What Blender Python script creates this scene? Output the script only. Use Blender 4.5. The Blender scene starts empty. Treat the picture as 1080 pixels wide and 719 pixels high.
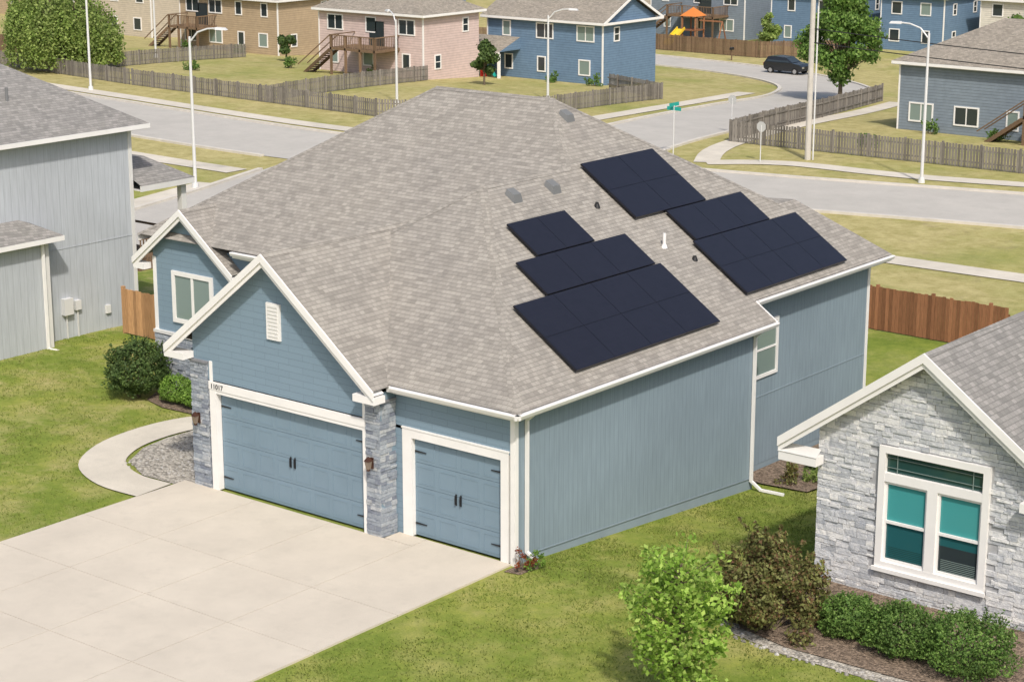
import bpy, math, random
import numpy as np
from mathutils import Vector, noise
random.seed(7); rng=np.random.default_rng(5)
SC=bpy.context.scene; COL=SC.collection
# ------------------------------------------------------------------ terrain
def sm(a,b,v):
    v=min(1.,max(0.,(v-a)/(b-a))); return v*v*(3-2*v)
def g(x,y):
    r=min(1.1,max(0.,.082*y)); l=1.1*sm(9,26,y); w=sm(-14,-3,x)
    return -(w*r+(1-w)*l)-2.9*sm(62,130,y)-2.0*sm(130,300,y)
# ------------------------------------------------------------------ materials
def mat(name,col=(.5,.5,.5),rough=.8,spec=.3,metal=0.):
    m=bpy.data.materials.new(name); m.use_nodes=True
    nt=m.node_tree; b=nt.nodes['Principled BSDF']
    b.inputs['Base Color'].default_value=(*col,1); b.inputs['Roughness'].default_value=rough
    b.inputs['Specular IOR Level'].default_value=spec; b.inputs['Metallic'].default_value=metal
    return m
class NT:
    def __init__(s,m): s.m=m; s.t=m.node_tree; s.b=s.t.nodes['Principled BSDF']
    def n(s,ty,**k):
        nd=s.t.nodes.new(ty)
        for a,v in k.items():
            if hasattr(nd,a): setattr(nd,a,v)
        return nd
    def l(s,a,b): s.t.links.new(a,b)
    def coord(s,kind='UV',scale=(1,1,1),rot=0):
        tc=s.n('ShaderNodeTexCoord'); mp=s.n('ShaderNodeMapping'); mp.inputs['Scale'].default_value=scale
        mp.inputs['Rotation'].default_value=(0,0,rot)
        s.l(tc.outputs[kind],mp.inputs['Vector']); return mp.outputs['Vector']
    def geo(s,scale=(1,1,1)):
        tc=s.n('ShaderNodeNewGeometry'); mp=s.n('ShaderNodeMapping'); mp.inputs['Scale'].default_value=scale
        s.l(tc.outputs['Position'],mp.inputs['Vector']); return mp.outputs['Vector']
    def noise(s,vec,scale,detail=3,rough=.55):
        n=s.n('ShaderNodeTexNoise'); n.inputs['Scale'].default_value=scale; n.inputs['Detail'].default_value=detail; n.inputs['Roughness'].default_value=rough
        s.l(vec,n.inputs['Vector']); return n.outputs['Fac']
    def ramp(s,fac,stops):
        r=s.n('ShaderNodeValToRGB'); e=r.color_ramp.elements
        while len(e)<len(stops): e.new(.5)
        for i,(p,c) in enumerate(stops): e[i].position=p; e[i].color=(*c,1) if len(c)==3 else c
        s.l(fac,r.inputs['Fac']); return r.outputs['Color']
    def mix(s,a,b,fac,mode='MIX'):
        m=s.n('ShaderNodeMix'); m.data_type='RGBA'; m.blend_type=mode
        for idx,v in ((6,a),(7,b),(0,fac)):
            if isinstance(v,(int,float)): m.inputs[idx].default_value=v if idx==0 else (v,v,v,1)
            elif isinstance(v,tuple): m.inputs[idx].default_value=(*v,1)
            else: s.l(v,m.inputs[idx])
        return m.outputs[2]
    def math(s,op,a,b=0.):
        m=s.n('ShaderNodeMath'); m.operation=op
        for i,v in ((0,a),(1,b)):
            if isinstance(v,(int,float)): m.inputs[i].default_value=v
            else: s.l(v,m.inputs[i])
        return m.outputs[0]
    def bump(s,h,strength=.3,dist=.02):
        b=s.n('ShaderNodeBump'); b.inputs['Strength'].default_value=strength; b.inputs['Distance'].default_value=dist
        s.l(h,b.inputs['Height']); s.l(b.outputs['Normal'],s.b.inputs['Normal'])
    def col(s,c): s.l(c,s.b.inputs['Base Color'])
def sc(c,k): return tuple(min(1,x*k) for x in c)
def m_plain(name,col,rough=.6,var=.12,scale=1.5,spec=.3):
    m=mat(name,col,rough,spec); N=NT(m)
    f=N.noise(N.geo(),scale,4); N.col(N.ramp(f,[(.25,sc(col,1-var)),(.75,sc(col,1+var))])); return m
def m_shingle(name,base,dark,light):
    m=mat(name,base,.92,.15); N=NT(m); uv=N.coord()
    b=N.n('ShaderNodeTexBrick'); b.offset=.37; b.inputs['Scale'].default_value=1; b.inputs['Brick Width'].default_value=.17; b.inputs['Row Height'].default_value=.135
    b.inputs['Mortar Size'].default_value=.005; b.inputs['Mortar Smooth'].default_value=.5; b.inputs['Bias'].default_value=-.1
    b.inputs['Color1'].default_value=(*light,1); b.inputs['Color2'].default_value=(*sc(base,.88),1); b.inputs['Mortar'].default_value=(*sc(base,.66),1); N.l(uv,b.inputs['Vector'])
    b2=N.n('ShaderNodeTexBrick'); b2.offset=.61; b2.inputs['Scale'].default_value=1; b2.inputs['Brick Width'].default_value=.29; b2.inputs['Row Height'].default_value=.135
    b2.inputs['Mortar Size'].default_value=0.; b2.inputs['Color1'].default_value=(0,0,0,1); b2.inputs['Color2'].default_value=(1,1,1,1); N.l(uv,b2.inputs['Vector'])
    f=N.ramp(b2.outputs['Color'],[(.55,(0,0,0)),(.85,(1,1,1))])
    c=N.mix(b.outputs['Color'],dark,N.math('MULTIPLY',f,.42))
    # shadow line at the lower edge of each course
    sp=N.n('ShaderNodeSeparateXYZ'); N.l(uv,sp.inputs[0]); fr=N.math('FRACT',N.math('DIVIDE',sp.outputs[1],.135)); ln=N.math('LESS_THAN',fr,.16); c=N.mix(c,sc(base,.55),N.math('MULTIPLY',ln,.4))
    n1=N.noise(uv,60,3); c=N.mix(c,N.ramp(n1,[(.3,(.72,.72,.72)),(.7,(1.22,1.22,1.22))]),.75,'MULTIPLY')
    n2=N.noise(uv,.35,3); c=N.mix(c,N.ramp(n2,[(.3,(.94,.94,.95)),(.7,(1.05,1.045,1.035))]),1,'MULTIPLY')
    N.col(c); N.bump(N.math('SUBTRACT',N.math('MULTIPLY',n1,.3),b.outputs['Fac']),.5,.015); return m
def m_groove(name,base,period=.2,axis=0,width=.07,depth=.02,line_=.75):
    m=mat(name,base,.62,.25); N=NT(m); tc=N.n('ShaderNodeTexCoord'); sp=N.n('ShaderNodeSeparateXYZ'); N.l(tc.outputs['UV'],sp.inputs[0])
    v=N.math('FRACT',N.math('DIVIDE',sp.outputs[axis],period))
    h=N.math('GREATER_THAN',v,width) if axis==0 else v
    line=N.math('LESS_THAN',v,width)
    n1=N.noise(N.coord(scale=(1,1,1) if axis else (7,.4,1)),2.5,4)
    c=N.ramp(n1,[(.25,sc(base,.88)),(.75,sc(base,1.1))])
    n2=N.noise(N.geo(),.35,2); c=N.mix(c,N.ramp(n2,[(.3,(.93,.93,.93)),(.7,(1.05,1.05,1.05))]),1,'MULTIPLY')
    c=N.mix(c,sc(base,.55),N.math('MULTIPLY',line,line_)); N.col(c)
    N.bump(h if axis==0 else N.math('SUBTRACT',1.,h),.5,depth); return m
def m_brick(name,c1,c2,mort,w,h,ms=.008,bump=.6,dist=.02,noisecol=.5):
    m=mat(name,c1,.7,.2); N=NT(m); uv=N.coord(); b=N.n('ShaderNodeTexBrick'); b.offset=.43; b.inputs['Scale'].default_value=1
    b.inputs['Brick Width'].default_value=w; b.inputs['Row Height'].default_value=h; b.inputs['Mortar Size'].default_value=ms
    b.inputs['Color1'].default_value=(*c1,1); b.inputs['Color2'].default_value=(*c2,1); b.inputs['Mortar'].default_value=(*mort,1); N.l(uv,b.inputs['Vector'])
    n1=N.noise(uv,22,4,.7); c=N.mix(b.outputs['Color'],N.ramp(n1,[(.25,(.7,.7,.72)),(.75,(1.25,1.25,1.23))]),noisecol,'MULTIPLY')
    N.col(c); N.bump(N.math('ADD',N.math('MULTIPLY',n1,.3),N.math('SUBTRACT',1.,b.outputs['Fac'])),bump,dist); return m
def m_stone(name,stops,lo=(.66,.69,.74)):
    m=mat(name,stops[0][1],.88,.15); N=NT(m); n=N.n('ShaderNodeNewGeometry'); c=N.ramp(n.outputs['Random Per Island'],stops)
    v=N.geo(); a=N.noise(v,9,5,.75); c=N.mix(c,N.ramp(a,[(.3,lo),(.65,(1.14,1.13,1.1))]),.9,'MULTIPLY'); N.col(c); N.bump(a,.8,.05); return m
M={}
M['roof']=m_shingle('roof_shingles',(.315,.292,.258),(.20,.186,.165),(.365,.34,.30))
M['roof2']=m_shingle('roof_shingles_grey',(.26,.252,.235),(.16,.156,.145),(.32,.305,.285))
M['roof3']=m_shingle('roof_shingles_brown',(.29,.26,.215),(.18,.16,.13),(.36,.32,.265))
BL=(.205,.285,.35)
M['blue']=m_groove('blue_panel_siding',(.235,.300,.345),.2,0,.08,.012,.45)
M['bluelap']=m_brick('blue_shake_siding',sc(BL,1.0),sc(BL,.96),sc(BL,.72),.9,.18,.006,.4,.012,.2)
M['bluedoor']=m_plain('blue_door_paint',(.185,.26,.32),.5,.05)
M['found']=m_plain('painted_foundation',(.24,.30,.34),.7,.08)
M['white']=m_plain('white_trim_paint',(.80,.78,.75),.5,.05)
M['offwhite']=m_plain('offwhite_paint',(.66,.65,.62),.5,.06)
M['mortar']=m_plain('stone_mortar',(.20,.205,.22),.95,.15,6); M['mortar2']=m_plain('pale_stone_mortar',(.38,.38,.385),.95,.15,6)
M['stone']=m_stone('ledger_stone_blue',[(0,(.22,.24,.29)),(.4,(.32,.35,.39)),(.75,(.40,.43,.465)),(1,(.48,.49,.50))])
M['stone2']=m_stone('ledger_stone_grey',[(0,(.45,.465,.49)),(.3,(.57,.58,.595)),(.7,(.67,.67,.675)),(1,(.76,.75,.73))],(.74,.76,.80))
M['grey']=m_groove('grey_panel_siding',(.455,.48,.505),.3,0,.05,.012,.5)
M['tan']=m_groove('tan_lap_siding',(.42,.32,.21),.2,1,.12); M['beige']=m_groove('beige_lap_siding',(.54,.47,.37),.2,1,.12)
M['pink']=m_groove('pink_lap_siding',(.60,.47,.43),.2,1,.12); M['blue2']=m_groove('slate_blue_lap_siding',(.14,.22,.32),.2,1,.12)
M['slate']=m_groove('slate_grey_lap_siding',(.20,.24,.28),.2,1,.12); M['cream']=m_groove('cream_lap_siding',(.64,.60,.52),.2,1,.12)
M['black']=mat('black_metal',(.015,.015,.016),.45,.4); M['copper']=mat('bronze_metal',(.10,.045,.03),.45,.5,.5); M['pframe']=mat('black_anodised_frame',(.012,.012,.017),.3,.4)
M['lens']=mat('lamp_glass',(.22,.17,.13),.2,.5)
M['glass']=mat('dark_window_glass',(.03,.04,.045),.08,.6); M['tglass']=mat('green_tinted_glass',(.02,.06,.055),.08,.6); M['teal']=mat('teal_shade_glass',(.06,.30,.30),.15,.6); M['teald']=mat('dim_teal_glass',(.02,.10,.11),.08,.6); M['lglass']=mat('grey_window_glass',(.20,.26,.24),.1,.6)
M['galv']=mat('galvanised_metal',(.66,.66,.65),.5,.5,.1); M['greyv']=m_plain('grey_vent_metal',(.17,.175,.175),.6,.05); M['pole']=m_plain('pale_pole',(.50,.47,.42),.8,.1,2)
def m_conc(name,base,var=.12,bl=.45):
    m=mat(name,base,.85,.2); N=NT(m); v=N.geo(); a=N.noise(v,.45,5,.65); b=N.noise(v,60,2)
    c=N.ramp(a,[(.3,sc(base,1-var)),(.7,sc(base,1+var))]); c=N.mix(c,N.ramp(b,[(.3,(.88,.88,.88)),(.7,(1.08,1.08,1.08))]),1,'MULTIPLY')
    s=N.noise(v,1.6,6,.75); c=N.mix(c,sc(base,.78),N.math('MULTIPLY',N.ramp(s,[(.52,(0,0,0)),(.75,(1,1,1))]),bl)); N.col(c); N.bump(b,.15,.01); return m
M['conc']=m_conc('driveway_concrete',(.58,.52,.43),.08,.45); M['joint']=m_plain('joint_filler',(.25,.225,.18),.9)
M['walk']=m_conc('sidewalk_concrete',(.60,.55,.46)); M['road']=m_conc('road_surface',(.46,.435,.39),.07); M['kerb']=m_plain('kerb_concrete',(.57,.53,.46),.85)
def m_wood(name,base):
    m=mat(name,base,.85,.15); N=NT(m); n=N.n('ShaderNodeNewGeometry'); c=N.ramp(n.outputs['Random Per Island'],[(0,sc(base,.7)),(1,sc(base,1.3))])
    c=N.mix(c,N.ramp(N.noise(N.geo((8,8,1)),3,3),[(.3,(.8,.8,.8)),(.7,(1.15,1.15,1.15))]),1,'MULTIPLY'); N.col(c); return m
M['wood']=m_wood('red_brown_fence_wood',(.27,.125,.065)); M['woodo']=m_wood('orange_fence_wood',(.42,.24,.12)); M['wood2']=m_wood('weathered_fence_wood',(.215,.195,.17)); M['wood3']=m_wood('brown_deck_wood',(.18,.12,.075))
M['bark']=m_plain('bark',(.14,.11,.075),.9,.3,8)
def m_leaf(name,dark,mid,light,tl=.32,big=1.6):
    m=mat(name,mid,.6,.25); N=NT(m); n=N.n('ShaderNodeNewGeometry'); c=N.ramp(n.outputs['Random Per Island'],[(0,dark),(.5,mid),(1,light)])
    c=N.mix(c,N.ramp(N.noise(N.geo(),big,2),[(.35,(.72,.72,.72)),(.65,(1.18,1.18,1.1))]),1,'MULTIPLY'); N.col(c)
    tr=N.n('ShaderNodeBsdfTranslucent'); mx=N.n('ShaderNodeMixShader'); mx.inputs[0].default_value=tl; out=m.node_tree.nodes['Material Output']
    N.l(c,tr.inputs['Color']); N.l(N.b.outputs[0],mx.inputs[1]); N.l(tr.outputs[0],mx.inputs[2]); N.l(mx.outputs[0],out.inputs['Surface']); return m
M['leafg']=m_leaf('lime_green_leaves',(.20,.34,.05),(.33,.50,.09),(.48,.62,.16),.4)
M['leafd']=m_leaf('dark_green_leaves',(.045,.08,.025),(.085,.14,.04),(.15,.22,.07))
M['leafm']=m_leaf('mid_green_leaves',(.07,.14,.03),(.125,.225,.05),(.22,.33,.09))
M['leafh']=m_leaf('hedge_green_leaves',(.10,.19,.025),(.17,.30,.05),(.27,.40,.09))
M['leaft']=m_leaf('street_tree_leaves',(.075,.15,.03),(.14,.25,.05),(.24,.36,.09))
M['leafy']=m_leaf('yellow_green_leaves',(.15,.23,.05),(.25,.34,.09),(.38,.46,.15),.4,.9)
M['leafo']=m_leaf('olive_bronze_leaves',(.17,.085,.05),(.18,.19,.065),(.29,.31,.11),.35,3.)
M['leafr']=m_leaf('red_leaves',(.15,.03,.015),(.3,.06,.03),(.2,.14,.04))
def m_grav(name,base,scale=14):
    m=mat(name,base,.9,.2); N=NT(m); v=N.geo(); o=N.n('ShaderNodeTexVoronoi'); o.inputs['Scale'].default_value=scale; N.l(v,o.inputs['Vector'])
    sp=N.n('ShaderNodeSeparateColor'); N.l(o.outputs['Color'],sp.inputs[0]); c=N.ramp(sp.outputs[0],[(0,sc(base,.5)),(1,sc(base,1.5))]); N.col(c)
    N.bump(N.math('SUBTRACT',1.,o.outputs['Distance']),.8,.04); return m
M['gravel']=m_grav('river_gravel',(.37,.34,.29)); M['mulch']=m_grav('brown_mulch',(.20,.15,.11),18)
M['pebble']=m_stone('pebble_stone',[(0,(.24,.22,.19)),(.5,(.38,.355,.32)),(1,(.53,.51,.48))])
def m_ground():
    m=mat('lawn_ground',(.1,.15,.03),.95,.1); N=NT(m); v=N.geo()
    n1=N.noise(v,.22,6,.7); n2=N.noise(v,1.4,4,.7); n3=N.noise(v,22,3,.7); n5=N.noise(v,2.6,5,.75)
    green=N.ramp(n1,[(.28,(.125,.178,.032)),(.46,(.178,.228,.042)),(.58,(.25,.275,.062)),(.72,(.36,.34,.115))])
    green=N.mix(green,N.ramp(n5,[(.3,(.80,.84,.78)),(.5,(1,1,1)),(.72,(1.32,1.22,1.25))]),1,'MULTIPLY')
    dry=N.ramp(n2,[(.28,(.29,.26,.10)),(.5,(.40,.345,.16)),(.72,(.50,.43,.22))])
    sp=N.n('ShaderNodeSeparateXYZ'); N.l(v,sp.inputs[0])
    yy=N.math('ADD',sp.outputs[1],N.math('MULTIPLY',n1,10.))
    a=N.n('ShaderNodeMapRange'); a.inputs[1].default_value=36; a.inputs[2].default_value=44; N.l(yy,a.inputs[0])
    patch=N.ramp(N.noise(v,.07,5,.65),[(.36,(.45,.45,.45)),(.52,(1,1,1))])
    f=N.math('MULTIPLY',a.outputs[0],patch)
    xl=N.n('ShaderNodeMapRange'); xl.inputs[1].default_value=-9; xl.inputs[2].default_value=-15; xl.inputs[3].default_value=.35; xl.inputs[4].default_value=.85; N.l(sp.outputs[0],xl.inputs[0])
    nearpatch=N.math('MULTIPLY',N.ramp(N.noise(v,.45,7,.78),[(.46,(0,0,0)),(.66,(1,1,1))]),xl.outputs[0])
    f=N.math('MAXIMUM',f,nearpatch)
    c=N.mix(green,dry,f)
    br=N.math('MULTIPLY',N.ramp(N.noise(v,.5,6,.75),[(.58,(0,0,0)),(.72,(1,1,1))]),a.outputs[0]); c=N.mix(c,(.24,.19,.12),N.math('MULTIPLY',br,.6))
    c=N.mix(c,N.ramp(n3,[(.25,(.74,.78,.72)),(.75,(1.22,1.2,1.16))]),1,'MULTIPLY')
    N.col(c); N.bump(n3,.4,.05); return m
M['ground']=m_ground()
M['blade']=m_leaf('grass_blades',(.12,.17,.028),(.19,.24,.045),(.32,.33,.10),.4,.3)
def m_solar():
    m=mat('solar_cells',(.012,.014,.03),.28,.4); N=NT(m); uv=N.coord(); b=N.n('ShaderNodeTexBrick'); b.offset=0; b.inputs['Scale'].default_value=1
    b.inputs['Brick Width'].default_value=.165; b.inputs['Row Height'].default_value=.165; b.inputs['Mortar Size'].default_value=.003
    b.inputs['Color1'].default_value=(.013,.013,.020,1); b.inputs['Color2'].default_value=(.015,.015,.023,1); b.inputs['Mortar'].default_value=(.019,.019,.027,1); N.l(uv,b.inputs['Vector']); N.col(b.outputs['Color']); return m
M['solar']=m_solar()
# ------------------------------------------------------------------ mesh builder
ORG={}
class MB:
    def __init__(s): s.v=[]; s.f=[]; s.mi=[]; s.ms=[]
    def m(s,k):
        if k not in s.ms: s.ms.append(k)
        return s.ms.index(k)
    def poly(s,pts,k):
        i=len(s.v); s.v+= [tuple(map(float,p)) for p in pts]; s.f.append(tuple(range(i,i+len(pts)))); s.mi.append(s.m(k)); return s
    def box(s,x0,x1,y0,y1,z0,z1,k):
        if x0>x1:x0,x1=x1,x0
        if y0>y1:y0,y1=y1,y0
        if z0>z1:z0,z1=z1,z0
        i=len(s.v); s.v+=[(x,y,z) for z in(z0,z1) for y in(y0,y1) for x in(x0,x1)]
        for q in((0,2,3,1),(4,5,7,6),(0,1,5,4),(2,6,7,3),(0,4,6,2),(1,3,7,5)): s.f.append(tuple(i+a for a in q)); s.mi.append(s.m(k))
        return s
    def hexa(s,b,t,k):
        i=len(s.v); s.v+=list(map(tuple,b))+list(map(tuple,t))
        for q in((3,2,1,0),(4,5,6,7),(0,1,5,4),(1,2,6,5),(2,3,7,6),(3,0,4,7)): s.f.append(tuple(i+a for a in q)); s.mi.append(s.m(k))
        return s
    def beam(s,p,q,w,h,k,up=(0,0,1)):
        p=Vector(p);q=Vector(q);d=(q-p).normalized();u=Vector(up)
        sd=d.cross(u)
        if sd.length<1e-3: sd=d.cross(Vector((1,0,0)))
        sd.normalize(); n=sd.cross(d).normalized(); a=sd*w/2; b=n*h/2
        return s.hexa([p-a-b,p+a-b,p+a+b,p-a+b],[q-a-b,q+a-b,q+a+b,q-a+b],k)
    def cyl(s,p,q,r0,r1,k,n=8):
        p=Vector(p);q=Vector(q);d=(q-p).normalized();a=d.orthogonal().normalized();b=d.cross(a);i=len(s.v)
        for c,r in((p,r0),(q,r1)):
            for j in range(n):
                t=2*math.pi*j/n; s.v.append(tuple(c+a*r*math.cos(t)+b*r*math.sin(t)))
        for j in range(n): s.f.append((i+j,i+(j+1)%n,i+n+(j+1)%n,i+n+j)); s.mi.append(s.m(k))
        s.f.append(tuple(i+j for j in range(n))[::-1]); s.mi.append(s.m(k)); s.f.append(tuple(i+n+j for j in range(n))); s.mi.append(s.m(k)); return s
    def build(s,name,parent=None,loc=None,bev=0):
        o=ORG.get(parent.name,Vector((0,0,0))) if parent else Vector(loc or (0,0,0))
        V=[Vector(v) for v in s.v]
        me=bpy.data.meshes.new(name); me.from_pydata([tuple(v-o) for v in V],[],s.f)
        for k in s.ms: me.materials.append(M[k])
        me.polygons.foreach_set('material_index',s.mi); me.update()
        uvl=me.uv_layers.new(name='UVMap').data
        for p in me.polygons:
            n=p.normal
            if abs(n.z)>.999: u=Vector((1,0,0)); v=Vector((0,1,0))
            else:
                u=Vector((-n.y,n.x,0)).normalized(); v=n.cross(u)
            for li in p.loop_indices:
                c=V[me.loops[li].vertex_index]; uvl[li].uv=(c.dot(u),c.dot(v))
        ob=bpy.data.objects.new(name,me); COL.objects.link(ob)
        if parent: ob.parent=parent; ORG[ob.name]=o
        else: ob.location=o; ORG[ob.name]=o
        if bev:
            md=ob.modifiers.new('bevel','BEVEL'); md.width=bev; md.segments=1; md.limit_method='ANGLE'
        return ob
def P1_(pts,k,name,parent): return MB().poly(pts,k).build(name,parent)
def empty(name,loc,label,cat,group=None):
    e=bpy.data.objects.new(name,None); e.location=loc; COL.objects.link(e); e.empty_display_size=.3
    e['label']=label; e['category']=cat; ORG[e.name]=Vector(loc)
    if group: e['group']=group
    return e
def tag(o,label,cat,group=None):
    o['label']=label; o['category']=cat
    if group: o['group']=group
    return o
def struct(o): o['kind']='structure'; return o
def stonework(mb,k,fn,u0,u1,z0,z1,ok=None,rh=(.07,.14),rw=(.16,.5),dp=(.01,.05),seed=1):
    rd=random.Random(seed); z=z0
    while z<z1-.02:
        h=min(rd.uniform(*rh),z1-z); u=u0
        while u<u1-.02:
            w=min(rd.uniform(*rw),u1-u)
            if u1-u-w<.08: w=u1-u
            a,b=u+.005,u+w-.005; c,d_=z+.005,z+h-.005; d=rd.uniform(*dp)
            if ok is None or ok(a,b,c,d_):
                j=lambda:rd.uniform(-.006,.006)
                mb.hexa([fn(a,c,-.02),fn(b,c,-.02),fn(b,c,d+j()),fn(a,c,d+j())],[fn(a,d_,-.02),fn(b,d_,-.02),fn(b,d_,d+j()),fn(a,d_,d+j())],k)
            u+=w
        z+=h
# ------------------------------------------------------------------ ground
def axis(pts):
    out=[]
    for a,b,s in pts: out+=list(np.arange(a,b,s))
    return out
xs=axis([(-420,-120,15),(-120,-30,5),(-30,20,1.),(20,60,5),(60,241,15)]); ys=axis([(-60,-20,5),(-20,30,1.),(30,140,1.5),(140,320,6),(320,700,30)])
gv=[(x,y,g(x,y)) for y in ys for x in xs]; nx=len(xs)
gf=[(j*nx+i,j*nx+i+1,(j+1)*nx+i+1,(j+1)*nx+i) for j in range(len(ys)-1) for i in range(nx-1)]
me=bpy.data.meshes.new('ground'); me.from_pydata(gv,[],gf); me.materials.append(M['ground']); me.shade_smooth()
ob=bpy.data.objects.new('ground',me); COL.objects.link(ob); struct(ob)
def dens(pts,step=1.2):
    P=[Vector((*p,0)) for p in pts]; out=[]
    for i in range(len(P)-1):
        p0=P[max(i-1,0)];p1=P[i];p2=P[i+1];p3=P[min(i+2,len(P)-1)]; n=max(2,int((p2-p1).length/step))
        for k in range(n):
            t=k/n; out.append(.5*((2*p1)+(p2-p0)*t+(2*p0-5*p1+4*p2-p3)*t*t+(3*p1-p0-3*p2+p3)*t**3))
    out.append(P[-1]); return out
EXC=[]
def ribbon(name,pts,w,dz,k,kerb=0,step=1.2):
    c=dens(pts,step); mb=MB(); L=[];R_=[]
    for i,p in enumerate(c):
        d=(c[min(i+1,len(c)-1)]-c[max(i-1,0)]).normalized(); n=Vector((-d.y,d.x,0))
        L.append(p+n*w/2);R_.append(p-n*w/2)
    for i in range(len(c)-1):
        mb.poly([(q.x,q.y,g(q.x,q.y)+dz) for q in (R_[i],R_[i+1],L[i+1],L[i])],k)
    o=struct(mb.build(name))
    if kerb:
        mb=MB()
        for S,sg in((L,1),(R_,-1)):
            for i in range(len(c)-1):
                p,q=S[i],S[i+1]; d=(q-p).normalized(); n=Vector((-d.y,d.x,0))*sg*.3
                if any(ex(p.x,p.y) for ex in EXC): continue
                b=[p,q,q+n,p+n]
                mb.hexa([(v.x,v.y,g(v.x,v.y)-.05) for v in b],[(v.x,v.y,g(v.x,v.y)+.13) for v in b],'kerb')
        struct(mb.build('kerb'))
    return o
ART=[(-150,60),(-110,55),(-85,52.5),(-56,50.5),(-32,53.5),(-12,58.2),(8,62),(40,66),(90,70)]
CROSS=[(-40,55),(-42.5,63),(-44.5,75),(-47,88),(-50,101),(-56,112),(-66,119),(-80,122),(-110,124),(-160,128)]
SIDE=[(-51,50),(-48.5,42),(-45.5,32),(-43,20),(-41,0)]
EXC=[lambda x,y:-56<x<-45 and 44<y<48, lambda x,y:-49<x<-35 and 55<y<60]
ribbon('road',ART,9.,.030,'road',1)
EXC=[lambda x,y:y<60]
ribbon('side_road',CROSS,7.6,.026,'road',1)
EXC=[lambda x,y:y>44]
ribbon('side_road',SIDE,7.2,.022,'road',1)
ribbon('sidewalk',[(-34,60.5),(-30,63.2),(-22,63.8),(-10,66.8),(8,70),(40,74)],1.6,.04,'walk')
ribbon('sidewalk',[(-34,60.5),(-36.5,66),(-39,78),(-41.5,92),(-44.5,104)],1.5,.038,'walk')
ribbon('sidewalk',[(-40,42),(-20,43),(-8,43.2),(10,44),(40,46)],1.6,.04,'walk')
ribbon('sidewalk',[(-120,47),(-90,44),(-66,41.6),(-53.2,41.2)],1.6,.04,'walk')
ribbon('sidewalk',[(-51.6,37.5),(-49.6,28),(-47.6,14)],1.4,.038,'walk')
ribbon('sidewalk',[(-150,66.5),(-110,61),(-85,58.8),(-60,57),(-50,60),(-50.5,72),(-52.5,85),(-56,100)],1.5,.04,'walk')
mb=MB(); xsl=[-11.45,-8.6,-5.75,-2.9,-.08]; ysl=[-22,-19,-16,-13,-10,-7.1,-4.3,-.62]
for i in range(4):
    for j in range(len(ysl)-1):
        y1=ysl[j+1]
        if j==len(ysl)-2 and i==3: y1=-.02
        mb.box(xsl[i]+.008,xsl[i+1]-.008,ysl[j]+.008,y1-.008,-.1,.05,'conc')
mb.box(-3.86,-2.91,-.6,-.02,-.1,.05,'conc')
struct(mb.build('driveway'))
struct(MB().box(-11.44,-.09,-21.9,-.64,-.1,.038,'joint').build('driveway_joints'))
PATH=[(-11.5,-1.75),(-13.0,-1.75),(-14.5,-1.1),(-15.4,.2),(-15.7,1.6),(-15.6,3),(-15.0,4.1),(-13.8,4.6),(-12.5,4.7)]
ribbon('path',PATH,1.35,.045,'walk',step=.3)
def bed(name,pts,dz,k): return struct(MB().poly([(x,y,g(x,y)+dz) for x,y in pts],k).build(name))
bed('gravel_bed',[(-11.1,-1.0),(-12.8,-1.05),(-14.1,-.4),(-14.75,.7),(-14.95,1.8),(-14.9,3),(-14.2,3.9),(-11.1,4.2)],.035,'gravel')
bed('mulch_bed',[(-16.2,4.0),(-17.5,3.9),(-18.6,4.2),(-19.3,5.5),(-16,5.5)],.04,'mulch')
RB=[(5.9,4.1),(5.7,2.4),(5.9,.9),(6.6,.1),(8,-.2),(10,-.15),(12,-.1),(15,-.1),(15,4.1)]
RG=[(5.7,4.1),(5.5,2.3),(5.65,.7),(6.45,-.2),(8,-.55),(10,-.55),(12,-.5),(15,-.5),(15,4.1)]
struct(MB().poly([(x,y,.02) for x,y in RG],'gravel').build('gravel_border'))
struct(MB().poly([(x,y,.045) for x,y in RB],'mulch').build('mulch_bed'))
struct(MB().poly([(x,y,g(x,y)+.06) for x,y in [(.05,11.8),(1.4,12),(1.6,15.5),(1.2,19),(-.85,19),(-.85,11.8)]],'mulch').build('mulch_bed'))
struct(MB().poly([(.05,-.5,.03),(.5,-.4,.02),(.55,.3,.02),(.03,.6,.0)],'mulch').build('mulch_bed'))
def rocks(name,pts,r,k):
    mb=MB()
    for x,y in pts:
        rr=r*random.uniform(.6,1.3); n=6; z=g(x,y)
        i=len(mb.v); a0=random.random()*6
        for lv,(s_,h) in enumerate(((1,0),(.95,.5),(.5,.9))):
            for j in range(n):
                t=a0+2*math.pi*j/n; q=rr*s_*random.uniform(.8,1.15); mb.v.append((x+q*math.cos(t),y+q*math.sin(t)*.8,z+rr*h))
        for l in range(2):
            for j in range(n): mb.f.append((i+l*n+j,i+l*n+(j+1)%n,i+(l+1)*n+(j+1)%n,i+(l+1)*n+j)); mb.mi.append(mb.m(k))
        mb.f.append(tuple(i+2*n+j for j in range(n))); mb.mi.append(mb.m(k))
    o=mb.build(name); o['kind']='stuff'; return o
edge=dens(RG[1:-1],.16); tag(rocks('edging_stones',[(p.x+random.uniform(-.06,.1),p.y+random.uniform(-.08,.25)) for p in edge for _ in range(3)],.05,'pebble'),'small river stones edging the planting bed','stones')
tag(rocks('gravel_stones',[(random.uniform(-14.3,-11.3),random.uniform(-.9,3.8)) for _ in range(500)],.045,'pebble'),'loose river gravel beside the curved path','gravel')
tag(rocks('mulch_chunks',[(random.uniform(6.3,13.5),random.uniform(0.1,3.6)) for _ in range(500)],.035,'wood3'),'loose bark chunks in the planting bed','mulch')
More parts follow.
